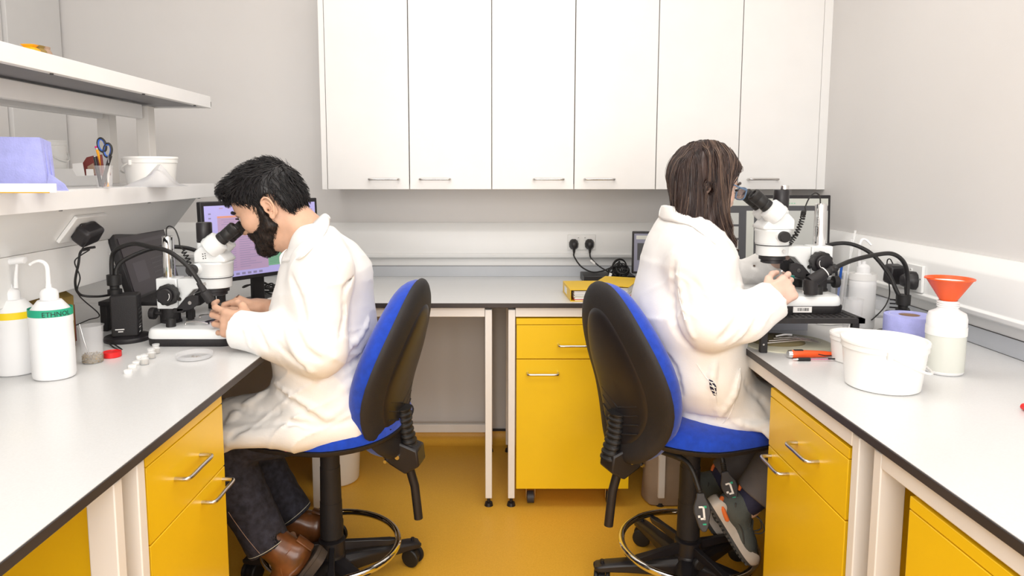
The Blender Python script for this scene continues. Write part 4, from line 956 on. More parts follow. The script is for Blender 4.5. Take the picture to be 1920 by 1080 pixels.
# lilac paper towel block
t = thing('paper_towels', 'lilac paper towels standing upright at the left of the lower shelf', 'paper', (-1.06, 1.45, ZS))
pz1 = at(40, 258, 1.46)[2]
b = MB()
for k in range(9):
    o = .004*k; b.prism([at(-60, 0, 1.45)*V3(1, 1, 0)+V3(0, o, ZS), V3(ux(88, 1.45)-.002*(k % 3), 1.45+o, ZS), V3(ux(79, 1.45), 1.45+o, pz1-.001*k), at(-60, 0, 1.45)*V3(1, 1, 0)+V3(0, o, pz1+.002)], (0, .0036, 0))
b.build('folded_sheets', M['lilac'], t)
MB().prism([V3(ux(84, 1.44), 1.44, ZS), V3(ux(126, 1.44), 1.44, ZS), V3(ux(118, 1.44), 1.442, ZS+.014), V3(ux(97, 1.44), 1.444, ZS+.030), V3(ux(88, 1.44), 1.446, ZS+.035)], (0, .003, 0)).build('loose_corner', M['lilac'], t)
t = thing('document_tray', 'clear tray holding an orange folder at the left of the lower shelf', 'tray', (-1.0, 1.37, ZS))
MB().bx(ux(-60, 1.33), ux(104, 1.33), 1.328, 1.40, ZS, ZS+.0015).build('tray_floor', M['milky'], t)
MB().bx(ux(-60, 1.33), ux(106, 1.33), 1.326, 1.328, ZS, ZS+.017).build('tray_front', M['milky'], t)
MB().bx(ux(-60, 1.32), ux(88, 1.32), 1.322, 1.3255, ZS+.001, at(40, 364, 1.32)[2]+.002).build('orange_folder', M['ofold'], t, bevel=.0006)
pcx, pcy = ux(195, 1.72), 1.72
pc = cup('pencil_cup', 'clear cup of pens and blue-handled scissors on the lower shelf', 'cup', pcx, pcy, .017, .021, at(195, 312, pcy)[2]-ZS, z=ZS)
def stick(name, label, cat, p0, p1, r_, m, extra=None):
    t = thing(name, label, cat, tuple(p0)); MB().cyl(p0, p1, r_, n=10).build('barrel', M[m], t)
    if extra: extra(t, p0, p1)
    return t
S0 = lambda px, dy=0: V3(ux(px, pcy), pcy+dy, ZS+.003)
stick('pencil', 'orange pencil with an eraser end in the pencil cup', 'pencil', S0(200, .003), at(181, 278, pcy+.012), .0032, 'ofold',
   lambda t, a, b_: (MB().cyl(b_, b_+(b_-a)*.05, .0033, n=10).build('eraser', M['pink'], t), MB().cyl(b_-(b_-a)*.04, b_, .0035, n=10).build('ferrule', M['steel'], t)))
stick('pen', 'black pen leaning in front of the scissors in the pencil cup', 'pen', S0(190, -.004), at(178, 294, pcy-.008), .0042, 'blackp', lambda t, a, b_: MB().cyl(b_, b_+(b_-a)*.02, .003, n=10).build('pen_button', M['steel'], t))
stick('pen', 'black pen with a silver clip leaning right in the pencil cup', 'pen', S0(192, -.006), at(207, 292, pcy-.008), .0042, 'blackp', lambda t, a, b_: MB().box(b_*.9+a*.1+V3(0, -.005, 0), (.002, .0015, .02)).build('clip', M['steel'], t))
stick('marker', 'white marker pen in the pencil cup', 'pen', S0(197, .006), at(205, 290, pcy+.01), .004, 'bucket')
stick('brush', 'brown-handled brush in the pencil cup', 'brush', S0(194, .0), at(190, 290, pcy+.002), .0032, 'maroon')
t = thing('scissors', 'scissors with blue and black loop handles in the pencil cup', 'scissors', tuple(S0(196)))
for (cx_, cy_, tl) in ((191, 272, -.2), (202, 282, .15)):
    c = at(cx_, cy_, pcy-.002); rr = [(.0095*math.cos(a), .0165*math.sin(a)) for a in np.linspace(0, 2*PI, 29)[:-1]]; Rt = roty(tl)
    MB().tube([c+Rt@V3(x, 0, z) for x, z in rr], .0030, 8, closed=True).build('handle_loop', M['rubber'], t)
    MB().tube([c+Rt@V3(x*.82, -.0006, z*.88) for x, z in rr], .0021, 8, closed=True).build('loop_grip', M['bluep'], t)
    e = S0(196-(cx_-196)*.4); MB().prism([c+Rt@V3(-.004, 0, -.016), c+Rt@V3(.004, 0, -.016), e+V3(.003, 0, .004), e+V3(.0, 0, 0)], (0, .002, 0)).build('blade', M['steel'], t)
t = thing('maroon_pouch', 'maroon card wallet behind the pencil cup on the lower shelf', 'wallet', (ux(165, 1.85), 1.85, ZS))
MB().prism([V3(ux(x_, 1.85), 1.85, at(x_, y_, 1.85)[2]) for x_, y_ in ((158, 329), (156, 306), (164, 295), (176, 292), (196, 296), (204, 329))], (0, .012, 0)).build('wallet', M['maroon'], t, bevel=.001)
MB().prism([V3(ux(x_, 1.845), 1.845, at(x_, y_, 1.845)[2]) for x_, y_ in ((165, 327), (165, 312), (176, 306), (178, 327))], (0, .002, 0)).build('card_insert', M['card'], t)
t = thing('paper_card', 'small curled white card beside the maroon wallet on the shelf', 'card', (ux(147, 1.84), 1.84, ZS))
MB().prism([V3(ux(x_, 1.84), 1.84, at(x_, y_, 1.84)[2]) for x_, y_ in ((143, 330), (137, 318), (137, 307), (156, 305), (159, 330))], (0, .0015, 0)).build('card', M['paper'], t)
MB().prism([V3(ux(x_, 1.835), 1.835, at(x_, y_, 1.835)[2]) for x_, y_ in ((162, 329), (162, 317), (175, 317), (176, 329))], (0, .0015, 0)).build('small_slip', M['paper'], t)
# crumpled clear bag in front of the tub
bgx = ux(285, 1.80); n_ = 15; Vb = []; Fb = []
for i in range(n_):
    for j in range(n_):
        u, v = i/(n_-1), j/(n_-1); env = math.sin(PI*u)*math.sin(PI*v)
        Vb.append((bgx-.065+.13*u, 1.755+.12*v, ZS+.001+env*(.040+.012*math.sin(9*u+4*v)+.010*math.cos(13*v-5*u))*(1.15-abs(u-.55))))
for i in range(n_-1):
    for j in range(n_-1): Fb.append((i*n_+j, (i+1)*n_+j, (i+1)*n_+j+1, i*n_+j+1))
_bag = mat('frosted_film', (.9, .9, .93), .35, trans=.5, alpha=.55, var=.01)
tagit(link_mesh('plastic_bag', Vb, Fb, _bag, angle=25), 'crumpled clear plastic bag in front of the white tub on the shelf', 'bag')
# packets on the top shelf
ZT = 1.4565
for k, (px, m_, lb_) in enumerate(((68, 'ofold', 'orange foil packet on the top shelf'), (80, 'olivebox', 'brown foil packet in the middle of the top shelf'), (90, 'card', 'gold-brown foil packet at the right of the top shelf group'))):
    Y = 1.62+.03*k; x = ux(px+4, Y); ztop = at(px, 84+k*2, Y)[2]
    b = MB(); b.rings([[V3(x+u_*w_, Y+v_*w_*.8, ZT+(ztop-ZT)*h_) for u_, v_ in rounded(.022, .022, 3, 12)] for h_, w_ in ((0, .8), (.3, 1.1), (.7, .9), (.86, .55+.1*k), (1, .8))])
    tagit(b.build('foil_packet', M[m_], smooth=False), lb_, 'packet', 'packets on the top shelf')

# ------------------------------------------------------------ back worktop things
def binder(label, pts, h, rz_):
    pass
def ringbinder(label, c, l, w_, h, yaw, tilt=0.):
    t = thing('ring_binder', label, 'binder', tuple(c)); c = np.asarray(c, float); Rm = rotz(yaw)@roty(tilt)
    def T(x, y, z): return c+Rm@V3(x, y, z)
    MB().box(T(0, 0, .0012), (w_, l, .0024), Rm).build('back_cover', M['ybind'], t, bevel=.0008)
    MB().box(T(0, 0, h-.0012), (w_, l, .0024), Rm).build('front_cover', M['ybind'], t, bevel=.0008)
    sp = MB().box(T(-w_/2, 0, h/2), (.0024, l, h), Rm).build('spine', M['ybind'], t, bevel=.0008)
    MB().box(T(-w_/2-.0015, l*.1, h/2), (.0006, l*.3, h*.55), Rm).build('spine_label', M['paper'], sp)
    for k in range(12):
        MB().box(T(.004-.001*(k % 3), random.uniform(-.003, .002), .0034+k*(h-.008)/12), (w_-.02, l-.012, (h-.010)/13), Rm@rotz(random.uniform(-.02, .02))).build('paper_sheaf', M['paper'] if k not in (1, 4) else M['red'] if k == 1 else M['cream'], t)
    return t
ringbinder('yellow ring binder lying flat, its white papers towards the camera', (at(1096, 545, 2.50)[0], 2.50, BT), .20, .13, .042, R(2), 0)
ringbinder('yellow ring binder lying behind the blue chair back, beside the first binder', (at(1150, 545, 2.54)[0]+.012, 2.54, BT), .22, .135, .050, R(-22), 0)
t = thing('power_brick', 'black box under the cable bundle on the back worktop', 'box', (at(1140, 520, 2.87)[0], 2.87, BT))
MB().bx(at(1091, 520, 2.87)[0], at(1185, 520, 2.87)[0], 2.80, 2.93, BT, BT+.030).build('casing', M['blackp'], t, bevel=.003)
b = MB()
for k in range(9):
    c = at(1160+random.uniform(-9, 10), 505+random.uniform(-6, 8), 2.80); r_ = random.uniform(.018, .032)
    b.tube([c+V3(r_*math.cos(a), .012*math.sin(a*1+k)+.003*k-.015, r_*(.8+.3*math.sin(k))*math.sin(a)) for a in np.linspace(0, 2*PI, 25)[:-1]], .0030, 6, closed=True)
b.tube(spline(A((1160, 500, 2.8), (1162, 492, 2.8), (1161, 490, 2.79), (1158, 495, 2.79), (1158, 505, 2.79)), 6), .0022, 6)
t = tagit(b.build('cable_bundle', M['rubber']), 'coiled bundle of black cables on the back worktop below the socket', 'cable')
MB().box(at(1144, 516, 2.775), (.010, .006, .018), roty(.3)).build('white_label', M['paper'], t)
MB().box(at(1175, 527, 2.74), (.03, .03, .028), rotz(.4)).build('plug_block', M['blackp'], t, bevel=.004)

# ------------------------------------------------------------ right worktop things
MS = M['blackm']
t = thing('riser_stand', 'black perforated stand raising the right microscope above the worktop', 'stand', (.79, 1.86, BT))
sx0, sx1, sy0, sy1 = .665, .925, 1.70, 2.03; zt0 = BT+.088
def perf(b):
    nx, ny = 15, 17; w0, w1 = sx0+.014, sx1-.014; d0, d1 = sy0+.014, sy1-.014
    for i in range(nx+1): x = w0+(w1-w0)*i/nx; b.bx(x-.003, x+.003, d0, d1, zt0-.004, zt0)
    for j in range(ny+1): y = d0+(d1-d0)*j/ny; b.bx(w0, w1, y-.003, y+.003, zt0-.0038, zt0-.0002)
    for (a, c, d_, e) in ((sx0, sx1, sy0, sy0+.016), (sx0, sx1, sy1-.016, sy1), (sx0, sx0+.016, sy0, sy1), (sx1-.016, sx1, sy0, sy1)): b.bx(a, c, d_, e, zt0-.012, zt0+.0003)
nb('perforated_top', MS, t, perf)
for x in (sx0+.012, sx1-.02):
    for y in (sy0+.010, sy1-.012):
        lg = MB().box((x, y, (BT+zt0-.011)/2), (.018, .014, zt0-.011-BT)).build('leg', MS, t, bevel=.002)
        MB().cyl((x-.002, y-.0072, BT+.022), (x-.002, y-.0085, BT+.022), .0025, n=10).build('screw', M['steel'], lg)
MB().tube(spline(A((1556, 571, 1.78), (1572, 572, 1.78), (1576, 577, 1.78), (1566, 600, 1.79)), 6), .0038, 8).build('wire_bracket', M['blackm'], t)
# cream cutting mat with tool pouch beneath
mc = V3(.775, 1.80, BT)
b = MB(); mo = [(u+.0, v) for u, v in rounded(.115, .105, 2.4, 40)]
b.rings([[mc+V3(u*s, v*s, z_) for u, v in mo] for z_, s in ((0, 1), (.0022, 1), (.0028, .99))]); t = thing('tool_wrap', 'cream oval tool wrap with tweezers lying under the black stand', 'wrap', tuple(mc)); b.build('felt_base', M['cream'], t)
b = MB(); b.rings([[mc+V3(-.02+u*s, .015+v*s, z_) for u, v in rounded(.07, .06, 2.2, 30)] for z_, s in ((.003, 1), (.008, .97), (.014, .82), (.017, .4))]); b.build('pouch', M['olive'], t)
for k in range(4): MB().tube([mc+V3(-.08+.02*k, -.045+.018*k, .012+.002*k), mc+V3(.02, -.035+.015*k, .018), mc+V3(.075, -.03+.012*k, .010)], [.0025, .0025, .0008], 8).build('tweezer', M['steel'], t)
MB().tube(spline([mc+V3(-.03, .0, .02), mc+V3(-.01, -.006, .026), mc+V3(.012, .0, .024)], 6), .0022, 6).build('pouch_trim', M['paper'], t)
t = thing('metal_tray', 'grey metal tray standing behind the tool wrap under the stand', 'tray', (.83, 1.97, BT))
MB().bx(.735, .90, 1.955, 1.965, BT, BT+.060).build('tray_front', M['tray'], t, bevel=.001)
MB().bx(.735, .90, 1.965, 2.10, BT, BT+.058).build('tray_body', M['tray'], t, bevel=.001)
t = thing('ring_folder', 'blue-edged papers lying on the grey metal tray', 'paper', (.80, 2.0, BT+.060))
MB().bx(.69, .93, 1.95, 2.11, BT+.0605, BT+.0635).build('paper_stack', M['paper'], t); MB().bx(.69, .93, 1.949, 2.11, BT+.0637, BT+.0660).build('blue_sheet', M['bluep'], t, bevel=.0008)
MB().bx(.74, .80, 1.948, 2.0, BT+.0662, BT+.0690).build('red_slip', M['red'], t)
# orange cutter and pen
c0, c1 = at(1480, 668, 1.655), at(1572, 671, 1.655); c0[2] = c1[2] = BT+.0105
t = thing('box_cutter', 'orange box cutter lying in front of the black stand', 'cutter', (c0[0], c0[1], BT)); L = c1-c0
b = MB(); b.rings([[c0+L*s+V3(0, .010*w_*math.cos(a), .0095*w_*h_*math.sin(a)) for a in np.linspace(0, 2*PI, 17)[:-1]] for s, w_, h_ in ((0.02, .8, 1), (.06, 1, 1), (.35, 1, 1), (.7, .9, .9), (.95, .7, .6), (1, .5, .4))]); b.build('handle_shell', M['orange'], t)
MB().cyl(c0-L*.03, c0+L*.04, .0088, .0100, 16).build('metal_nose', M['chrome'], t)
MB().box(c0+L*.18+V3(0, 0, .0095), (.022, .008, .003)).build('slider', M['blackp'], t, bevel=.001)
MB().tube(spline([c0+L*.55+V3(0, -.009, .002), c0+L*.75+V3(0, -.009, -.002), c0+L+V3(0, -.004, 0)], 6), .0012, 6).build('strap', M['rubber'], t)
c0, c1 = at(1487, 678, 1.63), at(1575, 677, 1.63); c0[2] = c1[2] = BT+.0042; L = c1-c0
t = thing('pen', 'clear pen with a black grip lying beside the orange cutter', 'pen', (c0[0], c0[1], BT))
MB().cyl(c0+L*.1, c1, .0038, n=14).build('barrel', M['clear'], t); MB().cyl(c0, c0+L*.1, .001, .003, 12).build('tip', M['steel'], t); MB().cyl(c0+L*.10, c0+L*.36, .0044, n=16).build('grip', M['blackp'], t)
MB().box(c0+L*.84+V3(0, -.003, .002), (.024, .002, .003)).build('clip', M['blackp'], t); MB().cyl(c0+L*.38, c0+L*.8, .0012, n=8).build('ink_tube', M['pink'], t)
# tubs
bx_ = at(1655, 700, 1.435)[0]
bucket('big white lidded tub with a bail handle near the front of the right worktop', bx_, 1.435, .0720, .0800, at(1660, 634, 1.435)[2]-BT, handle_=(-.38, .045))
bucket('small white lidded tub tucked behind the big tub on the right worktop', at(1604, 690, 1.625)[0], 1.632, .050, .0545, at(1600, 624, 1.632)[2]-BT, sc=.8)
# blue roll
rp = V3(at(1703, 620, 1.70)[0], 1.70, BT); t = thing('paper_roll', 'lilac-blue paper roll standing behind the big white tub', 'roll', tuple(rp)); hr = at(1703, 590, 1.70)[2]-BT
MB().lathe(rp, [(.024, 0), (.0555, 0), (.0565, .002), (.0565, hr-.002), (.0555, hr), (.024, hr), (.024, 0)], 64, caps=(False, False)).build('paper_winding', M['lilac'], t, angle=50)
MB().lathe(rp, [(.0238, 0), (.0238, hr-.001), (.0222, hr-.001), (.0222, 0), (.0238, 0)], 48, caps=(False, False)).build('card_core', M['card'], t, angle=50)
b = MB(); b.lathe(rp+V3(0, 0, hr+.0001), [(.0435, 0), (.0441, 0)], 48, caps=(False, False)); b.build('winding_line', M['paper'], t)
# bottle with funnel
bp = V3(at(1772, 650, 1.535)[0], 1.535, BT); t = thing('bottle', 'clear square-shouldered bottle of pale liquid under the orange funnel', 'bottle', tuple(bp))
zz = lambda py: at(1772, py, 1.535)[2]-BT
MB().lathe(bp, [(.034, 0), (.038, .002), (.0405, .008), (.0405, zz(596)), (.037, zz(586)), (.023, zz(580)), (.0205, zz(577)), (.0205, zz(563)), (.0185, zz(563)), (.0185, zz(578)), (.035, zz(588)), (.0385, zz(598)), (.0385, .010), (.034, .004), (0, .004)], 56, sy=.95).build('bottle_body', M['milky'], t, angle=45)
for k in range(3): MB().lathe(bp+V3(0, 0, zz(575)+.0045*k), [(.0205, 0), (.0225, .001), (.0225, .0022), (.0205, .0032)], 40, caps=(False, False)).build('neck_thread', M['milky'], t)
MB().lathe(bp, [(.0385, .004), (.0408, .009), (.0408, zz(624)), (0, zz(624))], 48, sy=.95).build('liquid', M['liquid'], t)
MB().lathe(bp, [(.0412, zz(626)), (.0415, zz(626)), (.0415, zz(610)), (.0412, zz(610))], 56, sy=.95, caps=(False, False)).build('paper_label', M['paper'], t)
fz = zz(561); t = thing('funnel', 'orange funnel standing in the mouth of the bottle', 'funnel', tuple(bp+V3(0, 0, fz)))
fp = bp+V3(0, 0, 0)
MB().lathe(fp, [(.0045, zz(595)), (.007, zz(575)), (.0175, zz(562)), (.0455, zz(524)), (.0490, zz(523)), (.0490, zz(521)), (.0455, zz(521)), (.0165, zz(561)), (.006, zz(574)), (.0035, zz(595))], 56, caps=(False, False)).build('funnel_cone', M['orange'], t, angle=50)
MB().lathe(fp, [(.0450, zz(522)), (.0160, zz(560)), (.0055, zz(573))], 56, caps=(False, False)).build('pale_lining', M['bucket'], t)
MB().box(fp+V3(-.046, .0, zz(520.5)), (.018, .010, .0022)).build('hook_tab', M['orange'], t)
# cluster of vessels behind
wb = V3(at(1616, 560, 1.99)[0], 1.99, BT); z2 = lambda py: at(1616, py, 1.99)[2]-BT
squeeze_bottle('tall translucent squeeze bottle behind the right microscope base', wb[0], wb[1], .036, z2(500), None, .09,
    [at(1612, 512, 1.99), at(1611, 480, 1.99), at(1612, 462, 1.99), at(1616, 450, 1.99), at(1624, 450, 1.99), at(1634, 460, 1.98)], sy=.95)
bk_ = [o for o in bpy.data.objects if o.name.startswith('squeeze_bottle')][-1]
MB().lathe(wb, [(.0362, z2(524)), (.0366, z2(524)), (.0366, z2(512)), (.0362, z2(512))], 48, sy=.95, caps=(False, False)).build('paper_label', M['paper'], bpy.data.objects['squeeze_bottle.002'])
g_ = at(1605, 590, 1.86); bk1 = cup('measuring_beaker', 'clear plastic measuring beaker in front of the translucent squeeze bottle', 'beaker', g_[0], 1.88, .023, .026, at(1605, 561, 1.88)[2]-BT)
b = MB(); b.box((g_[0]-.004, 1.86, BT+.035), (.024, .0010, .032), roty(.5))
s_ = b.build('scale_slip', M['paper'], bk1)
for k in range(4): MB().box((g_[0]+.002, 1.8592, BT+.030+.005*k), (.006, .0006, .0014), roty(.5)).build('scale_mark', M['ink'], s_)
cup('measuring_beaker', 'clear plastic jug beside the translucent squeeze bottle, near the wall', 'beaker', at(1645, 580, 2.15)[0], 2.15, .026, .030, .055)
pp = at(1573, 535, 2.12); pot = cup('pen_pot', 'clear pot of pens and brushes behind the right microscope column', 'pot', pp[0], 2.12, .020, .023, at(1573, 523, 2.12)[2]-BT)
for k, (m_, x_, z_, lb_, nm) in enumerate((('bluep', 1578, 500, 'blue pen standing in the pot behind the right microscope', 'pen'), ('blackp', 1568, 502, 'black pen in the pot behind the right microscope', 'pen'), ('paper', 1585, 508, 'white pen in the pot behind the right microscope', 'pen'))):
    stick(nm, lb_, 'pen', V3(pp[0]-.006+.006*k, 2.12, BT+.003), at(x_, z_, 2.12+.006*(k-1)), .0038, m_)
t = stick('glass_rod', 'long clear glass pipette leaning in the pot behind the right microscope', 'rod', V3(pp[0]+.010, 2.125, BT+.003), at(1604, 432, 2.13), .0036, 'glass')
t = stick('glass_rod', 'second glass rod leaning between the pot and the wall', 'rod', V3(pp[0]+.014, 2.115, BT+.003), at(1597, 448, 2.12), .0022, 'glass')
# crumpled tissue
tb_ = at(1580, 560, 1.97); n_ = 17; Vb = []; Fb = []
for i in range(n_):
    for j in range(n_):
        u, v = i/(n_-1), j/(n_-1); e = (math.sin(PI*u)*math.sin(PI*v))**.5
        Vb.append((tb_[0]-.045+.09*u+.006*math.sin(9*v), 2.02+.07*v+.005*math.cos(8*u), BT+.001+e*(.045+.014*math.sin(7*u+3)+.012*math.cos(11*v+u*4)))); 
for i in range(n_-1):
    for j in range(n_-1): Fb.append((i*n_+j, (i+1)*n_+j, (i+1)*n_+j+1, i*n_+j+1))
tagit(link_mesh('tissue', Vb, Fb, M['paper'], angle=25), 'crumpled white tissue beside the right microscope stand', 'tissue')
tt = at(1457, 525, 2.12); t = thing('sample_box', 'clear box with a teal lid behind the woman\'s hands', 'box', (tt[0], 2.14, BT+.05))
MB().bx(tt[0]-.055, tt[0]+.05, 2.115, 2.17, BT, at(1457, 520, 2.115)[2]-.02).build('box_body', M['clear'], t, bevel=.003)
MB().bx(tt[0]-.057, tt[0]+.052, 2.113, 2.172, at(1457, 520, 2.115)[2]-.02, at(1457, 512, 2.115)[2]-.008).build('box_lid', M['teal'], t, bevel=.003)
rmk = at(1921, 803, 1.28); t = thing('marker', 'red-capped marker lying at the right edge of the photo', 'pen', (at(1924, 803, 1.22)[0], 1.22, BT))
mx = at(1921, 803, 1.22)[0]+.034; mY = 1.27
for yy in (1.235,): MB().cyl((mx+.008, yy-.02, BT+.007), (mx+.012, yy+.05, BT+.007), .0065, n=16).build('marker_cap', M['red'], t)
MB().cyl((mx+.006, 1.14, BT+.007), (mx+.008, 1.214, BT+.007), .006, n=16).build('marker_body', M['bucket'], t)

# ------------------------------------------------------------ on the floor
fb = at(1253, 938, 2.42); t = thing('paper_bag', 'beige paper bag standing on the floor behind the right chair', 'bag', (fb[0], 2.40, 0))
b = MB(); b.rings([[V3(fb[0]+u*s+.004*math.sin(z_*40+k), 2.45+v*s, z_) for k, (u, v) in enumerate(rounded(.085, .06, 4, 36))] for z_, s in ((.001, .93), (.006, 1), (.10, 1.02), (.2, .99), (.28, 1.0), (.281, .97))]); b.build('bag_body', M['bag'], t)
fb = at(640, 885, 2.45); t = thing('waste_bin', 'white round bin on the floor under the back worktop, behind the left chair column', 'bin', (fb[0], 2.55, 0))
zb_ = 0; c = V3(at(632, 880, 2.62)[0], 2.62, 0)
t.location = tuple(c); zbb = at(632, 893, 2.55)[2]
MB().lathe(c+V3(0, 0, 0), [(.075, 0), (.082, .004), (.085, .01), (.098, .24), (.102, .242), (.102, .25), (.096, .25), (.083, .012), (0, .012)], 48, caps=(False, False)).build('bin_body', M['bucket'], t, angle=50)

# ------------------------------------------------------------ people
def fcap(a, b, ra, rb, Yc, s):
    """capsule widened (s<1) or flattened (s>1) across Y about Yc"""
    a = np.array(a, float); b = np.array(b, float); a[1] = Yc+(a[1]-Yc)*s; b[1] = Yc+(b[1]-Yc)*s
    f0, lo, hi = cap(a, b, ra, rb); q = max(s, 1)
    def f(P):
        Q = P.copy(); Q[:, 1] = Yc+(Q[:, 1]-Yc)*s; return f0(Q)/q
    lo = lo.copy(); hi = hi.copy(); lo[1] = Yc+(lo[1]-Yc)/s; hi[1] = Yc+(hi[1]-Yc)/s
    return f, lo, hi
nrm = lambda v: np.asarray(v, float)/np.linalg.norm(v)
def head_frame(fwd, roll=0.):
    f = nrm(fwd); up = V3(0, 0, 1); l = nrm(np.cross(up, f)); u = np.cross(f, l); return np.stack([f, l, u], 1)
def head_ops(F, o, Rh, s=1., fem=False, ex=-.022, ey=0.):
    T = lambda x, y, z: o+Rh@V3(x, y, z)*s
    F.add(ell(T(-.008, 0, .045), V3(.098, .075, .083)*s, Rh), .01) if not fem else F.add(ell(T(.002, 0, .044), V3(.086, .068, .077)*s, Rh), .01)
    F.add(ell(T(.036, 0, -.018), V3(.050, .057, .080)*s, Rh), .03)
    for y in (-1, 1):
        F.add(cap(T(.0, y*.050, -.045), T(.058, y*.014, -.082), .018*s, .016*s), .025)
        F.add(cap(T(.077, y*.034, .027), T(.084, y*.008, .026), .0075*s), .012)
        F.add(ell(T(.055, y*.044, -.010), V3(.022, .018, .020)*s, Rh), .02)
    F.add(ell(T(.064, 0, -.083), V3(.018, .020, .016)*s, Rh), .018)
    for y in (-1, 1): F.add(ell(T(.092, y*.031, .010), V3(.017, .018, .013)*s, Rh), .010, '-')
    nl = .0 if not fem else .003
    F.add(cap(T(.082, 0, .020), T(.099-nl, 0, -.017), .0065*s, .0095*s), .010)
    F.add(ell(T(.098-nl, 0, -.021), V3(.0105, .0105, .009)*s, Rh), .006)
    for y in (-1, 1): F.add(ell(T(.089, y*.0125, -.024), V3(.010, .0065, .0075)*s, Rh), .006)
    F.add(ell(T(.076, 0, -.046), V3(.014, .028, .022)*s, Rh), .012)
    F.add(ell(T(.0865, 0, -.0435), V3(.006, .020, .0045)*s, Rh), .005); F.add(ell(T(.0850, 0, -.0535), V3(.0065, .018, .0055)*s, Rh), .005)
    F.add(cap(T(.096, -.03, -.0487), T(.096, .03, -.0487), .0068*s), .003, '-')
    for y in (-1, 1):
        Re = Rh@rotz(y*.35)@roty(.15)
        E = lambda x, yy, z: T(ex+x, y*(yy+ey), z-.006)
        F.add(ell(E(-.002, .0765, .002), V3(.0155, .0060, .028)*s, Re), .004)
        rim = [E(.012, .082, .016), E(.006, .084, .026), E(-.006, .086, .029), E(-.015, .087, .021), E(-.018, .087, .006), E(-.014, .085, -.010), E(-.005, .083, -.022), E(.003, .081, -.028)]
        rs = spline(rim, 3)
        F.add(ell(E(-.002, .085, .001), V3(.0115, .0070, .020)*s, Re), .003, '-')
        for i in range(len(rs)-1): F.add(cap(rs[i], rs[i+1], .0027*s), .002)
        F.add(ell(E(.002, .081, -.024), V3(.0075, .0040, .009)*s, Re), .004)
        ah = spline([E(-.004, .082, .018), E(-.010, .083, .008), E(-.009, .083, -.006), E(.001, .081, -.012)], 3)
        for i in range(len(ah)-1): F.add(cap(ah[i], ah[i+1], .0024*s), .003)
        F.add(ell(E(.009, .081, -.003), V3(.0035, .0045, .006)*s, Re), .003)
        F.add(ell(E(.002, .082, -.004), V3(.0045, .009, .0055)*s, Re), .002, '-')
def hand(F, wrist, f, n, left, curls, thumb, s=1., k0=.012, spread=.0):
    f = nrm(f); n = nrm(np.asarray(n, float)-np.dot(n, f)*f); t = np.cross(n, f) if left else np.cross(f, n)
    w = np.asarray(wrist, float); W = lambda a, b, c: w+(f*a+t*b+n*c)*s; Rm = np.stack([f, t, n], 1)
    F.add(cap(W(-.02, 0, 0), W(.03, 0, 0), .026*s, .024*s), .02)
    F.add(rbox(W(.048, 0, 0), V3(.042, .038, .0135)*s, .012*s, Rm), k0)
    F.add(ell(W(.035, .022, .010), V3(.030, .016, .013)*s, Rm), .012); F.add(ell(W(.04, -.024, .008), V3(.032, .013, .011)*s, Rm), .012)
    tips = []
    for i, (b, L0, r) in enumerate(((.030, .040, .0088), (.0105, .044, .0090), (-.0095, .041, .0086), (-.0285, .032, .0076))):
        p = W(.084-.004*abs(i-1), b, -.001); ang = 0; F.add(ell(p, V3(.011, .0095, .0115)*s, Rm), .008)
        for j, L in enumerate((L0, L0*.62, L0*.5)):
            ang += R(curls[i][j]); d = f*math.cos(ang)+n*math.sin(ang)+t*spread*(1.5-i)*.12; q = p+d*L*s
            F.add(cap(p, q, (r-.0006*j)*s, (r-.0006*(j+1))*s), .0035); p = q
        tips.append(p)
    p = W(.022, .030, .008)
    for j, (d, L, r) in enumerate(zip(thumb, (.040, .031, .024), (.0125, .0100, .0092))):
        dd = nrm(f*d[0]+t*d[1]+n*d[2]); q = p+dd*L*s; F.add(cap(p, q, r*s, (r-.0012)*s), .010 if j == 0 else .004); p = q
    tips.append(p); return tips
def locks(name, F, P, comb, steps, step, r, m, parent, offs=.002, avoid=(), *, lift=0., kind=True, free=.02, jitter=.3, mesh=None, nside=3):
    """hair strands combed over an implicit surface; comb(P) gives the direction field"""
    P = P.copy(); path = [P.copy()]; N = len(P); J = rng.normal(size=(N, 3))*jitter; off_ = offs*(.3+1.2*rng.random(N))
    for k in range(steps):
        f = F(P); g = F.grad(P); near = f < free
        P = P-np.where(near, f-off_-lift*(k/steps)**2, 0)[:, None]*g
        c = comb(P)+J; c = c-np.where(near, (c*g).sum(1), 0)[:, None]*g; c /= np.linalg.norm(c, axis=1, keepdims=True)+1e-9
        P = P+c*step; path.append(P.copy())
    path = np.array(path[1:])
    for c_, r_ in avoid: path = path[:, (np.linalg.norm(path-c_, axis=2) > r_).all(0)]
    S_, N, _ = path.shape
    T = np.gradient(path, axis=0); T /= np.linalg.norm(T, axis=2, keepdims=True)+1e-9
    a = np.cross(T, rng.normal(size=(1, N, 3))); a /= np.linalg.norm(a, axis=2, keepdims=True)+1e-9; b_ = np.cross(T, a)
    rr = r*(.6+.8*rng.random((1, N, 1)))*np.linspace(1, .12, S_)[:, None, None]**.7
    V = np.stack([path+rr*(math.cos(2*PI*k/nside)*a+math.sin(2*PI*k/nside)*b_) for k in range(nside)], 2)   # S,N,nside,3
    idx = np.arange(S_*N*nside).reshape(S_, N, nside); Q = []
    for k in range(nside):
        l = (k+1) % nside; Q.append(np.stack([idx[:-1, :, k], idx[:-1, :, l], idx[1:, :, l], idx[1:, :, k]], -1).reshape(-1, 4))
    o = link_mesh(name, V.reshape(-1, 3), np.concatenate(Q), m, parent=parent, angle=180)
    if kind: o['kind'] = 'stuff'
    return o
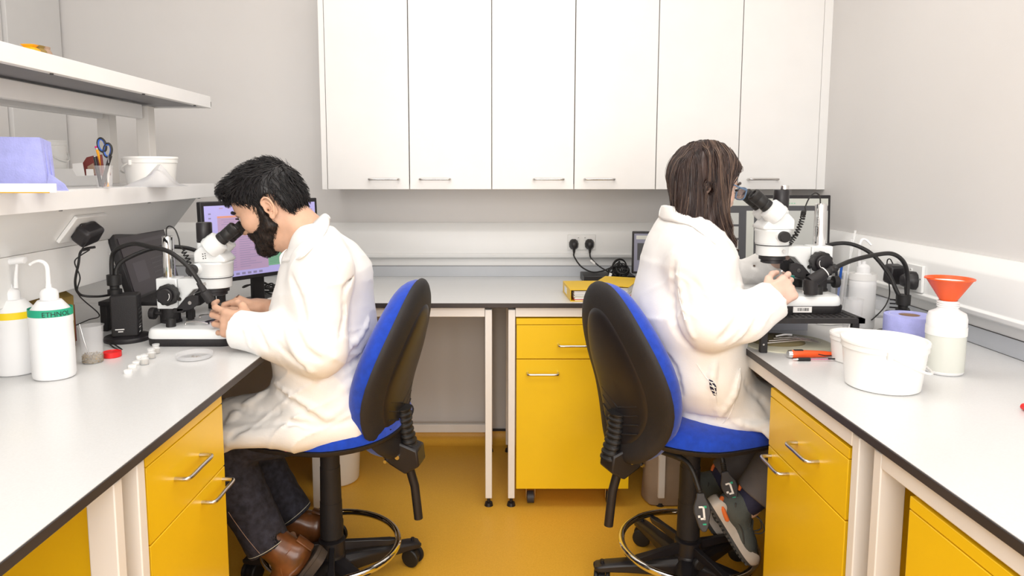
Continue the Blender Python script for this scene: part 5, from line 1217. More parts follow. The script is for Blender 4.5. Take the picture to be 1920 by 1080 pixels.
def wrk(P, o):
    """cloth relief: broad swells plus thin sharp creases"""
    Q = P+o; a = hash3(Q*V3(1, 1, .7), 22); q = Q@V3(.5, .3, .8); q2 = Q@V3(-.6, .4, .7); msk = np.clip(hash3(Q, 14)+.15, 0, 1)
    r1 = 1-np.abs(np.sin(q*55+2.2*hash3(Q, 17))); r2 = 1-np.abs(np.sin(q2*48+2.4*hash3(Q+.3, 15)))
    return .0016*a-.0042*r1**5*msk-.0036*r2**5*np.clip(.3-hash3(Q+.9, 13), 0, 1)+.0005*hash3(Q, 90)
def project(F, P, it=6):
    for _ in range(it): P = P-F(P)[:, None]*F.grad(P)
    return P
def strip(name, top, bot, m, parent, th=.0025, n=8, puff=.004):
    """a folded cloth band between two edges"""
    A_ = np.array(spline(top, n)); B_ = np.array(spline(bot, n)); k = min(len(A_), len(B_)); A_ = A_[:k]; B_ = B_[:k]; rows = 6; V = []; F = []
    cen = (A_.mean(0)+B_.mean(0))/2
    for i in range(rows):
        t = i/(rows-1); row = A_*(1-t)+B_*t; row = row+(row-cen)/np.linalg.norm(row-cen, axis=1, keepdims=True)*puff*math.sin(PI*t); V.append(row)
    V = np.concatenate(V)
    for i in range(rows-1):
        for j in range(k-1): F.append((i*k+j, i*k+j+1, (i+1)*k+j+1, (i+1)*k+j))
    o = link_mesh(name, V, F, m, parent=parent, angle=180); md = o.modifiers.new('thickness', 'SOLIDIFY'); md.thickness = th; md.offset = 0
    return o
def folds(F, items, Y0=1.3):
    H = []
    for pts, r, k, mode, depth in items:
        r, k, depth = r*.72, k*.62, depth+.0012*(1 if mode == '+' else -1)
        H.append(([hit(F, px, py)+ray(px, py)*depth for px, py in pts], r, k, mode))
    for P, r, k, mode in H:
        S_ = spline(P, 3); m_ = len(S_)-1
        for i in range(m_):
            e0 = math.sin(PI*(i+.35)/(m_+.7)); e1 = math.sin(PI*(i+1.35)/(m_+.7)) if i < m_-1 else .4
            F.add(cap(S_[i], S_[i+1], r*(.5+.5*e0), r*(.5+.5*max(e1, .2))), k, mode)
def seam(F, px, parent, name='seam', m='coatm', r=.0011):
    P = [hit(F, *p) for p in px]; return MB().tube(spline(P, 6), r, 6).build(name, M[m], parent)

def shoe(name, ankle, d, up, style, parent, s=1.):
    """d = toe direction, up = away from the sole"""
    d = nrm(d); up = nrm(np.asarray(up, float)-np.dot(up, d)*d); side = np.cross(up, d); Rm = np.stack([d, side, up], 1); o = np.asarray(ankle, float)
    T = lambda x, y, z: o+Rm@V3(x, y, z)*s
    F = Field()
    F.add(cap(T(-.012, 0, -.045), T(-.010, 0, .03), .040*s, .040*s), .02)
    F.add(ell(T(-.022, 0, -.050), V3(.043, .036, .036)*s, Rm), .02)
    F.add(cap(T(.02, 0, -.045), T(.10, 0, -.066), .040*s, .032*s), .03)
    F.add(ell(T(.115, 0, -.072), V3(.058, .045, .030)*s, Rm), .025)
    F.add((plane(T(0, 0, -.088), -up)[0], V3(-9, -9, -9), V3(9, 9, 9)), .006, '&')
    if style == 'boot':
        F.add(cap(T(-.008, 0, .0), T(-.004, 0, .06), .043*s, .046*s), .02)
    else:
        F.add(cap(T(-.010, 0, .032), T(-.010, 0, .09), .034*s), .004, '-'); F.add((plane(T(-.01, 0, .012), nrm(up-.25*d))[0], V3(-9, -9, -9), V3(9, 9, 9)), .005, '&')
    F.disp(lambda P: .0012*hash3(P, 75))
    m = M['leather'] if style == 'boot' else M['shoeg']
    u = fmesh(name, F, .003, m, parent)
    so = [(-.066, .030), (-.045, .037), (0, .037), (.05, .037), (.10, .046), (.14, .045), (.168, .030), (.180, .0), (.168, -.030), (.14, -.043), (.10, -.043), (.05, -.032), (0, -.033), (-.045, -.036), (-.066, -.030), (-.072, 0)]
    so = [(p[0], p[1]) for p in spline([V3(a, b, 0) for a, b in so], 4, True)]
    if style == 'boot':
        b = MB(); b.rings([[T(x*f, y*f, z) for x, y in so] for z, f in ((-.086, 1.03), (-.098, 1.03))]); b.build('sole', M['sole'], u, bevel=.0015)
        b = MB(); b.rings([[T(min(x, -.004)*f, y*f, z) for x, y in so] for z, f in ((-.098, 1.03), (-.120, .99))]); b.build('heel_block', M['sole'], u, bevel=.0015)
        for sy in (-1, 1):
            b = MB(); b.tube(spline([T(-.055, sy*.018, -.03), T(-.03, sy*.040, -.02), T(.01, sy*.044, -.03), T(.04, sy*.042, -.06)], 5), .0016, 6); b.build('welt_seam', M['leather'], u)
        b = MB(); b.rings([[T(-.064+.005*math.cos(a), .020*math.sin(a), z) for a in np.linspace(0, 2*PI, 17)[:-1]] for z in (-.075, -.02)]); b.build('heel_counter', M['leather'], u, bevel=.002)
        for q in (-.6, .3): MB().tube(spline([T(.030, .02*q, .012), T(.050, .05*q-.02, .0), T(.075, .06*q-.035, -.03), T(.070, .05*q-.02, -.06)], 6), .0018, 6).build('lace', M['card'], u)
    else:
        b = MB(); b.rings([[T(x*f, y*f*1.02, z+(.010*max(0, (x-.1)/.08)**2)+(.006*math.sin(x*95) if z > -.09 else 0)) for x, y in so] for z, f in ((-.066, 1.0), (-.076, 1.05), (-.090, 1.05), (-.102, 1.02))]); b.build('midsole', M['midsole'], u)
        b = MB(); b.rings([[T(x*f, y*f, z+(.012*max(0, (x-.1)/.08)**2)) for x, y in so] for z, f in ((-.102, 1.03), (-.112, 1.0))]); ou = b.build('outsole', M['shoed'], u, bevel=.001)
        for k in range(14): MB().box(T(-.055+.016*k, 0, -.113+.012*max(0, (k*.016-.155)/.08)**2), (.007, .066, .006), Rm).build('tread_lug', M['shoed'], ou)
        MB().tube(spline([T(-.064, -.012, -.058), T(-.060, -.026, -.070), T(-.03, -.038, -.079), T(.0, -.0385, -.084)], 6), [.006]*18+[.003], 8).build('heel_insert', M['orangef'], u)
        MB().tube(spline([T(-.052, 0, .005), T(-.066, 0, .022), T(-.050, 0, .034), T(-.040, 0, .010)], 6), .0045, 8).build('pull_tab', M['orangef'], u)
        for k in range(4):
            for sy in (-1, 1): MB().tube(spline([T(.030+.015*k, sy*.016, -.012-.008*k), T(.034+.015*k, sy*.026, -.018-.008*k), T(.044+.015*k, sy*.030, -.034-.007*k)], 4), .0026, 6).build('eyelet_strap', M['shoeg'], u)
            MB().tube([T(.032+.015*k, -.018, -.009-.008*k), T(.036+.015*k, .018, -.010-.008*k)], .0018, 6).build('lace', M['shoed'], u)
        for q in (-.5, .3): MB().tube(spline([T(.032, .01*q, -.004), T(.060, .03*q-.01, .012), T(.095, .035*q-.012, .0), T(.09, .02*q, -.030), T(.055, .01*q, -.008)], 6), .0016, 6).build('lace_loop', M['shoed'], u)
        for (x, z, a) in ((.0, -.042, .6), (.0, -.042, -.6), (.009, -.049, .6), (.006, -.034, -.6)): MB().box(T(x, -.0425+.0, z), (.012, .0020, .0022), Rm@roty(a)).build('side_mark', M['paper'], u)
        MB().tube(spline([T(-.04, -.040, -.03), T(-.0, -.042, -.055), T(.05, -.042, -.060), (T(.09, -.044, -.078))], 6), .0020, 6).build('overlay_seam', M['shoed'], u)
    return u

def eyes(parent, o, Rh, s, brow='hair1'):
    T = lambda x, y, z: o+Rh@V3(x, y, z)*s
    for y in (-1, 1):
        e = MB().lathe(T(.0715, y*.031, .010), [(.0118*s*math.sin(a), -.0118*s*math.cos(a)) for a in np.linspace(.02, PI-.02, 14)], 20, Rm=ax2R(Rh[:, 0])).build('eyeball', M['eye'], parent, angle=180)
        MB().lathe(T(.0828, y*.031, .008), [(.0052*s, -.001), (.0045*s, .0010), (.0001, .0016)], 18, Rm=ax2R(Rh[:, 0])).build('iris', M['iris'], e)
        MB().tube(spline([T(.0805, y*.046, .014), T(.0875, y*.038, .018), T(.0895, y*.028, .0185), T(.0870, y*.018, .014)], 5), .0022*s, 6).build('eyelid', M['hair1'], parent)
        P = spline([T(.076, y*.052, .030), T(.0865, y*.040, .0375), T(.0925, y*.026, .0365), T(.0925, y*.012, .032)], 6)
        MB().tube(P, [(.0015+.0030*math.sin(PI*min(1, (i+2)/len(P))))*s for i in range(len(P))], 8).build('eyebrow', M[brow], parent)

def seatcut(F, c, h=.205, z=.535):
    F.add(rbox(V3(c[0], c[1], z-.15), V3(h, h, .15), .03), .012, '-')
# ---- the seated man
YM = 1.90
def man():
    Rh = head_frame((-.872, .03, -.49)); o = at(508, 391, YM-.0); s = .975
    F = Field(); head_ops(F, o, Rh, s)
    F.add(cap(o+Rh@V3(-.030, 0, -.030)*s, at(578, 440, YM), .052, .058), .03)
    F.add(cap(o+Rh@V3(.02, 0, -.07)*s, at(560, 462, YM), .028, .04), .035)
    F.add(fcap(at(598, 475, YM), at(608, 560, YM), .065, .10, YM, .6), .04)
    F.add(fcap(at(608, 560, YM), at(628, 745, YM), .10, .095, YM, .6), .04)
    nh_w = at(470, 614, 1.728); fh_w = at(500, 581, 1.90)
    F.add(cap(at(600, 505, 1.72), at(598, 652, 1.675), .048, .040), .03); F.add(cap(at(598, 652, 1.675), nh_w, .038, .028), .02)
    F.add(cap(at(590, 500, 2.08), at(560, 625, 2.09), .048, .040), .03); F.add(cap(at(560, 625, 2.09), fh_w, .038, .026), .02)
    for y, hx_, k_, an in ((1.80, 640, at(412, 812, 1.79), at(520, 1030, 1.77)), (1.99, 640, at(440, 822, 1.99), at(556, 985, 1.98))):
        F.add(cap(at(hx_, 765, y), k_, .065, .055), .03); F.add(cap(k_, an, .052, .035), .02)
    # near hand, left: back of the hand to the camera, thumb up, fingers curled away to hold the dish
    t1 = hand(F, nh_w+V3(.004, .0, .0), (-.93, .14, .12), (.16, .97, -.05), True, [(14, 40, 30), (18, 44, 32), (22, 48, 34), (28, 52, 36)], ((.70, .45, .55), (.80, .05, .65), (.85, -.3, .4)), .93, spread=1.)
    # far hand, right: palm down, pinching tweezers
    t2 = hand(F, fh_w, (-.86, -.10, .33), (-.30, -.28, -.88), False, [(40, 50, 25), (52, 55, 30), (62, 62, 35), (68, 66, 35)], ((.72, .50, .30), (.88, .05, .30), (.9, -.25, .25)), .95)
    body = fmesh('person', F, .0027, M['skin1'])
    tagit(body, 'bearded man with black hair in a white lab coat bending over the left microscope', 'person')
    eyes(body, o, Rh, s)
    T = lambda x, y, z: o+Rh@V3(x, y, z)*s
    for z_, r_ in ((-.0442, .0030), (-.0532, .0036)): MB().tube(spline([T(.080, -.019, z_), T(.0885, -.008, z_+.0012), T(.0895, 0, z_), T(.0885, .008, z_+.0012), T(.080, .019, z_)], 4), [r_*s*(.35+.65*math.sin(PI*i/16)) for i in range(17)], 8).build('lip', M['lip'], body)
    # hair
    H = Field(); H.add(ell(T(-.010, 0, .052), V3(.099, .080, .083)*s, Rh), .01)
    H.add(ell(T(.055, 0, .098), V3(.046, .055, .026)*s, Rh), .03); H.add(ell(T(-.045, 0, .0), V3(.058, .066, .06)*s, Rh), .03)
    H.add(polyprism([(.25, .066), (.090, .072), (.058, .062), (.040, .044), (.020, .020), (.014, -.012), (-.004, -.014), (-.008, .014), (-.012, .027), (-.026, .032), (-.044, .026), (-.052, .000), (-.058, -.024), (-.074, -.050), (-.11, -.075), (-.11, -.3), (.25, -.3)], o, Rh*1.0), .004, '-')
    H.disp(lambda P: .0028*np.sin(((P-o)@Rh[:, 1])*260+2.5*np.sin(((P-o)@Rh[:, 0])*38))*.5+.0025*hash3(P, 85))
    hair = fmesh('hair', H, .003, M['hair1'], body)
    lo, hi = H.bounds(); Q = lo+(hi-lo)*rng.random((9000, 3)); q = (Q-o)@Rh; Q = Q[(np.abs(H(Q)) < .012) & (q[:, 2] > -.06)][:2600]; Q = project(H, Q)
    q = (Q-o)@Rh; Q = Q[(np.abs(H(Q)) < .002)]
    def comb(P):
        q = (P-o)@Rh; c = np.zeros_like(P); w_ = np.clip((q[:, 2]-.05)/.05, 0, 1)[:, None]; bk = np.clip((-q[:, 0]-.03)/.06, 0, 1)[:, None]
        top = V3(1.0, .25, .15); sd = V3(.35, 0, -1.0); bkd = V3(-.1, 0, -1)
        d = w_*top+(1-w_)*((1-bk)*sd+bk*bkd); return d@Rh.T
    locks('hair_strands', H, Q, comb, 7, .0062, .0013, M['hair1'], hair, .001, lift=.015)
    # beard
    B = Field()
    B.add(ell(T(.036, 0, -.020), V3(.053, .0605, .084)*s, Rh), .01)
    for y in (-1, 1): B.add(cap(T(.004, y*.051, -.040), T(.060, y*.016, -.084), .022*s, .021*s), .025); B.add(cap(T(.002, y*.066, .015), T(.004, y*.061, -.045), .009*s, .013*s), .02); B.add(cap(T(.086, y*.004, -.0355), T(.074, y*.024, -.050), .0055*s, .0065*s), .008)
    B.add(ell(T(.066, 0, -.090), V3(.024, .028, .022)*s, Rh), .018)
    B.add(polyprism([(-.010, .03), (.014, .03), (.021, .000), (.024, -.028), (.046, -.039), (.066, -.0345), (.084, -.0300), (.15, -.0300), (.15, -.2), (-.05, -.2), (-.03, -.09), (-.018, -.066), (-.010, -.035)], o, Rh), .004, '&')
    B.add(ell(T(.092, 0, -.0490), V3(.016, .017, .0085)*s, Rh), .004, '-')
    B.disp(lambda P: .0020*hash3(P, 210))
    beard = fmesh('beard', B, .0028, M['beard'], body)
    lo, hi = B.bounds(); Q = lo+(hi-lo)*rng.random((9000, 3)); Q = Q[np.abs(B(Q)) < .008][:1800]; Q = project(B, Q); Q = Q[np.abs(B(Q)) < .002]
    locks('beard_strands', B, Q, lambda P: np.tile(Rh@V3(.30, 0, -1), (len(P), 1)), 4, .0042, .0008, M['beard'], beard, .0006, lift=.006)
    # lab coat
    C = Field()
    C.add(fcap(at(592, 452, YM), at(611, 520, YM), .056, .112, YM, .50), .03)
    C.add(fcap(at(611, 520, YM), at(606, 610, YM), .112, .132, YM, .60), .05)
    C.add(fcap(at(606, 610, YM), at(618, 725, YM), .132, .130, YM, .64), .05)
    C.add(fcap(at(618, 725, YM), at(632, 795, YM), .130, .105, YM, .62), .05)
    C.add(cap(at(602, 462, 1.80), at(606, 505, 1.715), .055, .068), .05); C.add(cap(at(606, 505, 1.715), at(600, 655, 1.675), .070, .062), .03)
    C.add(cap(at(600, 655, 1.675), at(520, 632, 1.70), .060, .056), .03); C.add(cap(at(520, 632, 1.70), at(440, 615, 1.735), .056, .046), .02)
    C.add(cap(at(598, 480, 2.0), at(590, 505, 2.085), .055, .068), .05); C.add(cap(at(590, 505, 2.085), at(562, 625, 2.095), .068, .060), .03)
    C.add(cap(at(562, 625, 2.095), at(497, 577, 1.895), .056, .040), .02)
    C.add(cap(at(645, 775, 1.80), at(405, 800, 1.775), .098, .068), .04); C.add(cap(at(645, 775, 1.99), at(430, 805, 1.99), .098, .075), .05)
    C.add(cap(at(560, 775, 1.90), at(440, 795, 1.90), .085, .065), .06)
    C.add(cap(at(660, 802, 1.735), at(555, 815, 1.685), .030, .028), .045); C.add(cap(at(555, 815, 1.685), at(430, 822, 1.68), .030, .026), .045)
    C.add(cap(at(418, 822, 1.68), at(408, 850, 1.68), .020, .010), .03); C.add(cap(at(405, 822, 1.74), at(398, 870, 1.74), .03, .012), .03)
    # cut the cuffs square and hollow them
    for e, d in ((at(446, 616, 1.733), nrm(at(446, 616, 1.733)-at(520, 632, 1.70))), (at(507, 584, 1.925), nrm(at(500, 580, 1.905)-at(562, 625, 2.095)))):
        C.add(rbox(e+d*.06, (.06, .075, .075), .004, np.stack([d, ax2R(d)[:, 0], ax2R(d)[:, 1]], 1)), .004, '-'); C.add(cap(e+d*.02, e-d*.03, .0375), .004, '-')
    seatcut(C, LC)
    C.add(fcap(at(590, 405, YM), at(592, 450, YM), .062, .035, YM, .8), .01, '-')
    folds(C, [([(540, 612), (548, 640), (562, 668), (585, 694)], .010, .02, '+', .004), ([(556, 625), (570, 655), (600, 676)], .009, .02, '-', -.002), ([(515, 640), (540, 668), (570, 690)], .008, .015, '-', -.003),
        ([(518, 717), (545, 742), (585, 765), (612, 783), (640, 765)], .009, .02, '+', .004), ([(520, 735), (550, 758), (600, 790)], .008, .02, '-', -.002),
        ([(690, 600), (665, 640), (625, 670)], .010, .02, '+', .003), ([(697, 640), (665, 680), (630, 700), (600, 720)], .009, .02, '-', -.002), ([(700, 670), (670, 710), (640, 730)], .010, .02, '+', .003),
        ([(430, 790), (455, 765), (500, 735)], .010, .02, '+', .004), ([(425, 825), (460, 800), (520, 790), (600, 800), (670, 785)], .007, .02, '-', -.002), ([(440, 760), (470, 770), (520, 772)], .008, .02, '-', -.002),
        ([(660, 480), (650, 540), (648, 590), (640, 630)], .008, .02, '-', -.002), ([(545, 520), (560, 560), (570, 600)], .009, .02, '-', -.001), ([(470, 600), (485, 625), (500, 655)], .007, .015, '-', -.001),
        ([(455, 590), (463, 620), (470, 650)], .006, .012, '+', .003), ([(420, 810), (416, 830), (413, 850)], .006, .012, '-', -.001)])
    C.disp(lambda P: wrk(P, 0))
    coat = fmesh('lab_coat', C, .0042, M['coatm'], body)
    # collar and lapel, both sides
    top = [(588, 452, 1.80), (0, 0, 0)]
    def sidec(sg):
        Y = lambda y: YM-sg*y
        a = [at(611, 402, Y(.0)), at(603, 405, Y(.045)), at(588, 420, Y(.078)), at(566, 443, Y(.085)), at(546, 463, Y(.060)), at(537, 470, Y(.045))]
        b_ = [at(619, 410, Y(.0)), at(615, 424, Y(.058)), at(600, 446, Y(.105)), at(574, 468, Y(.108)), at(548, 482, Y(.080)), at(524, 485, Y(.060))]
        if sg > 0: b_ = [at(617, 413, YM)]+[hit(C, *p)-ray(*p)*.006 for p in ((616, 424), (606, 442), (584, 466), (560, 486), (528, 492))]; a = [at(611, 401, YM), at(604, 403, YM-.04), at(588, 418, YM-.070), at(566, 441, YM-.078), at(547, 461, YM-.066), at(535, 472, YM-.055)]
        strip('collar', a, b_, M['coatm'], coat, .0035, puff=.003)
        a = [at(539, 466, Y(.048)), at(533, 490, Y(.05)), at(533, 520, Y(.045)), at(531, 560, Y(.03))]
        b_ = [at(524, 482, Y(.06)), at(526, 500, Y(.075)), at(536, 520, Y(.075)), at(540, 560, Y(.05))]
        if sg > 0: strip('lapel', [p-V3(.0, .0, 0) for p in a], b_, M['coatm'], coat, .003)
    sidec(1); sidec(-1)
    seam(C, [(612, 470), (632, 500), (645, 540), (650, 590)], coat); seam(C, [(537, 590), (525, 600), (522, 590)], coat) if 0 else None
    # jeans, boots
    J = Field()
    J.add(cap(at(400, 822, 1.79), at(503, 1020, 1.765), .080, .056), .02); J.add(cap(at(600, 800, 1.80), at(400, 822, 1.79), .07, .07), .02)
    J.add(cap(at(455, 830, 2.0), at(548, 957, 1.985), .078, .056), .02); J.add(cap(at(600, 800, 1.99), at(455, 830, 2.0), .07, .07), .02)
    for k_, e in ((at(400, 822, 1.79), at(508, 1027, 1.765)), (at(455, 830, 2.0), at(556, 967, 1.985))):
        d = nrm(e-k_); J.add(rbox(e+d*.05, (.05, .09, .09), .003, np.stack([d, ax2R(d)[:, 0], ax2R(d)[:, 1]], 1)), .004, '-'); J.add(cap(e+d*.02, e-d*.02, .047), .004, '-')
    J.disp(lambda P: .004*hash3(P, 32)+.002*hash3(P*V3(1, 1, 2), 60))
    j = fmesh('jeans', J, .0042, M['jeans'], body)
    def ringseam(e, k_, r_):
        d = nrm(e-k_); Rm = ax2R(d); c = e-d*.010; P = [c+Rm@V3(r_*math.cos(a), r_*math.sin(a), 0) for a in np.linspace(0, 2*PI, 40)[:-1]]; P = [project(J, p[None])[0] for p in P]
        MB().tube(P, .0008, 5, closed=True).build('hem_stitching', M['cream'], j)
    ringseam(at(508, 1027, 1.765), at(400, 822, 1.79), .056); ringseam(at(556, 967, 1.985), at(455, 830, 2.0), .056)
    seam(J, [(428, 960), (445, 985), (465, 1012), (487, 1038)], j, 'side_stitching', 'card', .0007)
    shoe('boot', at(523, 1032, 1.768), (-.60, -.05, -.78), (-.80, 0, .62), 'boot', body, .92)
    shoe('boot', at(566, 985, 1.985), (-.30, -.05, -.93), (-.92, 0, .35), 'boot', body, .86)
    # held tools
    t = thing('tweezers', 'steel tweezers pinched in the man\'s right hand under the microscope', 'tweezers', tuple(t2[0]))
    tip = at(432, 573, 1.875); back = at(448, 553, 1.855)
    for sg in (-1, 1): MB().tube([back, (tip+back)/2+V3(sg*.0025, 0, sg*.001), tip], [.0016, .0020, .0007], 6).build('arm', M['steel'], t)
    t = thing('watch_glass', 'small shiny dish held between the man\'s fingertips on the microscope base', 'dish', tuple(at(402, 608, 1.76)))
    MB().lathe(at(402, 609, 1.765), [(.0005, 0), (.0105, 0), (.0115, .002), (.0115, .008), (.0105, .008), (.0100, .002), (.0005, .001)], 28, caps=(False, False)).build('dish_wall', M['chrome'], t, angle=50)
man()

# ---- the seated woman
YW = 1.885
def woman():
    Rh = head_frame((.94, .19, -.27)); o = at(1316, 352, YW); s = .96
    F = Field(); head_ops(F, o, Rh, s, True, -.030, .004)
    F.add(cap(o+Rh@V3(-.025, 0, -.030)*s, at(1293, 430, YW+.0), .046, .055), .03)
    F.add(fcap(at(1292, 460, YW), at(1292, 560, YW), .06, .095, YW, .6), .04); F.add(fcap(at(1292, 560, YW), at(1335, 745, YW), .095, .09, YW, .62), .04)
    nh_w = at(1441, 566, 1.715); fh_w = at(1443, 492, 2.01)
    F.add(cap(at(1308, 490, 1.73), at(1330, 612, 1.675), .046, .040), .03); F.add(cap(at(1330, 612, 1.675), nh_w, .036, .026), .02)
    F.add(cap(at(1325, 480, 2.06), at(1378, 555, 2.11), .046, .040), .03); F.add(cap(at(1378, 555, 2.11), fh_w, .036, .025), .02)
    for y, k_, an in ((1.84, at(1500, 812, 1.80), at(1402, 948, 1.80)), (1.99, at(1450, 815, 2.0), at(1345, 905, 2.0))):
        F.add(cap(at(1350, 760, y), k_, .06, .052), .03); F.add(cap(k_, an, .048, .033), .02)
    t1 = hand(F, nh_w+V3(-.004, 0, .002), (.80, .18, .45), (.05, .96, -.25), False, [(35, 62, 30), (48, 68, 35), (55, 70, 40), (58, 72, 40)], ((.75, .45, .35), (.85, .15, .55), (.85, -.2, .5)), .86)
    t2 = hand(F, fh_w, (.93, -.10, .30), (.1, -.75, -.65), True, [(20, 35, 25), (24, 40, 25), (28, 45, 25), (32, 50, 30)], ((.8, .4, .3), (.9, .1, .4), (.9, -.1, .4)), .86)
    body = fmesh('person', F, .0027, M['skin2'])
    tagit(body, 'woman with long brown hair and glasses in a white lab coat at the right microscope', 'person')
    T = lambda x, y, z: o+Rh@V3(x, y, z)*s
    eyes(body, o, Rh, s, 'hair2')
    for z_, r_ in ((-.0442, .0030), (-.0532, .0036)): MB().tube(spline([T(.080, -.019, z_), T(.0885, -.008, z_+.0012), T(.0895, 0, z_), T(.0885, .008, z_+.0012), T(.080, .019, z_)], 4), [r_*s*(.35+.65*math.sin(PI*i/16)) for i in range(17)], 8).build('lip', M['lip'], body)
    # glasses
    g = None
    for y in (-1, 1):
        P = [T(.103, y*.033+.024*c, .012+.017*d) for c, d in [(abs(math.cos(a))**.6*math.copysign(1, math.cos(a)), abs(math.sin(a))**.6*math.copysign(1, math.sin(a))) for a in np.linspace(0, 2*PI, 33)[:-1]]]
        r_ = MB().tube(P, .0020, 8, closed=True)
        if g is None:
            r_.tube([T(.104, -.009, .018), T(.106, 0, .021), T(.104, .009, .018)], .0018, 8)
            g = r_.build('glasses', mat('blue_acetate', (.16, .26, .42), .2, var=.15), body)
        else: r_.build('lens_rim', _m['blue_acetate'], g)
        MB().add([tuple(p) for p in P], [tuple(range(len(P)))]).build('lens', mat('tinted_lens', (.55, .65, .85), .03, trans=.85, alpha=.7, var=.0), g)
        MB().tube([T(.103, y*.057, .022), T(.05, y*.074, .024), T(-.01, y*.080, .022)], [.0024, .0018, .0016], 8).build('temple_arm', _m['blue_acetate'], g)
    # hair
    H = Field(); H.add(ell(T(-.002, 0, .050), V3(.092, .078, .083)*s, Rh), .01)
    H.add(cap(T(-.046, 0, .02), at(1294, 400, YW-.02), .052, .048), .05)
    for sg in (-1, 1):
        H.add(fcap(T(.012, sg*.066, .03), at(1345, 400, YW+sg*.085), .050, .040, YW+sg*.075, 2.2), .03)
        H.add(fcap(at(1345, 400, YW+sg*.085), at(1367, 452, YW+sg*.10), .038, .018, YW+sg*.09, 2.0), .03)
        H.add(fcap(at(1300, 340, YW+sg*.07), at(1310, 408, YW+sg*.085), .048, .045, YW+sg*.075, 1.9), .04)
    H.add(polyprism([(.25, .080), (.086, .088), (.056, .072), (.038, .03), (.028, -.013), (.030, -.050), (.053, -.095), (.092, -.14), (.12, -.30), (.25, -.30)], o, Rh), .006, '-')
    H.add(ell(T(-.032, -.085, -.006), V3(.016, .040, .023)*s, Rh), .004, '-')
    H.disp(lambda P: .0008*np.sin(((P-o)@Rh[:, 0])*260+1.2*np.sin(((P-o)@Rh[:, 2])*18)))
    hair = fmesh('hair', H, .0034, M['hair2'], body)
    Q = []
    for k in range(1700):
        u = rng.uniform(-.085, .052); sg = -1 if rng.random() < .72 else 1; z_ = .05+.088*math.sqrt(max(.05, 1-(u+.01)**2/.0115)); y_ = sg*rng.random()**1.6*.060
        Q.append(T(u, y_, z_-.3*abs(y_)))
    lo, hi = H.bounds(); E = lo+(hi-lo)*rng.random((7000, 3)); E = E[np.abs(H(E)) < .01][:900]
    Q = np.concatenate([np.array(Q), E]); Q = project(H, Q, 8); Q = Q[np.abs(H(Q)) < .003]
    cA, cB = at(1310, 330, YW), at(1366, 470, YW)
    def comb(P):
        q = (P-o)@Rh; d = np.tile(V3(0, 0, -1.0), (len(P), 1)); low = np.clip((-.02-q[:, 2])/.08, 0, 1); fr = np.clip((q[:, 0]+.03)/.06, -.3, 1)
        d[:, 0] += .62*low*fr*1.0; top = np.clip((q[:, 2]-.10)/.03, 0, 1)
        d = d-((q[:, 0] > .02)*(q[:, 2] > -.03)*.42)[:, None]*Rh[:, 0]
        d = d+(np.sign(q[:, 1])*top*1.4)[:, None]*Rh[:, 1]-(top*.35)[:, None]*Rh[:, 0]; return d
    sk = lambda x: None
    LQ = [Q[rng.random(len(Q)) < .08], Q]
    locks('light_strands', H, LQ[0], comb, 25, .0098, .0009, M['hair3'], hair, .0026, [(T(-.032, -.082, -.006), .021), (T(.085, -.03, .0), .034), (T(.080, -.03, -.05), .030)], lift=.001, free=.03, jitter=.06)
    locks('hair_strands', H, Q, comb, 25, .0098, .0010, M['hair2'], hair, .0014, [(T(-.032, -.082, -.006), .021), (T(.085, -.03, .0), .034), (T(.080, -.03, -.05), .030)], lift=.001, free=.03, jitter=.045)
    # coat
    C = Field()
    C.add(fcap(at(1282, 425, YW), at(1288, 475, YW), .052, .105, YW, .48), .03)
    C.add(fcap(at(1288, 475, YW), at(1288, 575, YW), .108, .138, YW, .66), .05)
    C.add(fcap(at(1288, 575, YW), at(1302, 680, YW), .138, .125, YW, .68), .05)
    C.add(fcap(at(1302, 680, YW), at(1350, 765, YW+.01), .125, .110, YW, .68), .05)
    C.add(cap(at(1300, 458, 1.80), at(1310, 492, 1.725), .055, .066), .05); C.add(cap(at(1310, 492, 1.725), at(1333, 608, 1.670), .068, .060), .03)
    C.add(cap(at(1333, 608, 1.670), at(1395, 597, 1.69), .058, .056), .03); C.add(cap(at(1395, 597, 1.69), at(1450, 561, 1.71), .056, .050), .02)
    C.add(cap(at(1320, 460, 1.99), at(1330, 490, 2.06), .055, .066), .05); C.add(cap(at(1330, 490, 2.06), at(1375, 545, 2.10), .066, .062), .03)
    C.add(cap(at(1375, 540, 2.10), at(1460, 486, 1.995), .060, .046), .02)
    C.add(cap(at(1350, 765, 1.835), at(1500, 786, 1.805), .092, .078), .04); C.add(cap(at(1360, 770, 1.98), at(1500, 790, 1.99), .09, .075), .05); C.add(cap(at(1420, 765, 1.90), at(1490, 775, 1.90), .08, .07), .05)
    C.add(cap(at(1300, 790, 1.80), at(1400, 800, 1.775), .032, .035), .04)
    C.add(cap(at(1448, 815, 1.715), at(1458, 880, 1.715), .026, .008), .03); C.add(cap(at(1470, 815, 1.72), at(1475, 870, 1.72), .03, .012), .03)
    for e, d in ((at(1450, 561, 1.712), nrm(at(1450, 561, 1.712)-at(1395, 597, 1.69))), (at(1452, 490, 2.005), nrm(at(1445, 493, 2.01)-at(1375, 540, 2.10)))):
        C.add(rbox(e+d*.06, (.06, .075, .075), .004, np.stack([d, ax2R(d)[:, 0], ax2R(d)[:, 1]], 1)), .004, '-'); C.add(cap(e+d*.02, e-d*.03, .041 if e[1] < 1.9 else .001), .004, '-')
    seatcut(C, RC, .21)
    C.add(fcap(at(1290, 385, YW), at(1288, 430, YW), .06, .04, YW, .8), .01, '-')
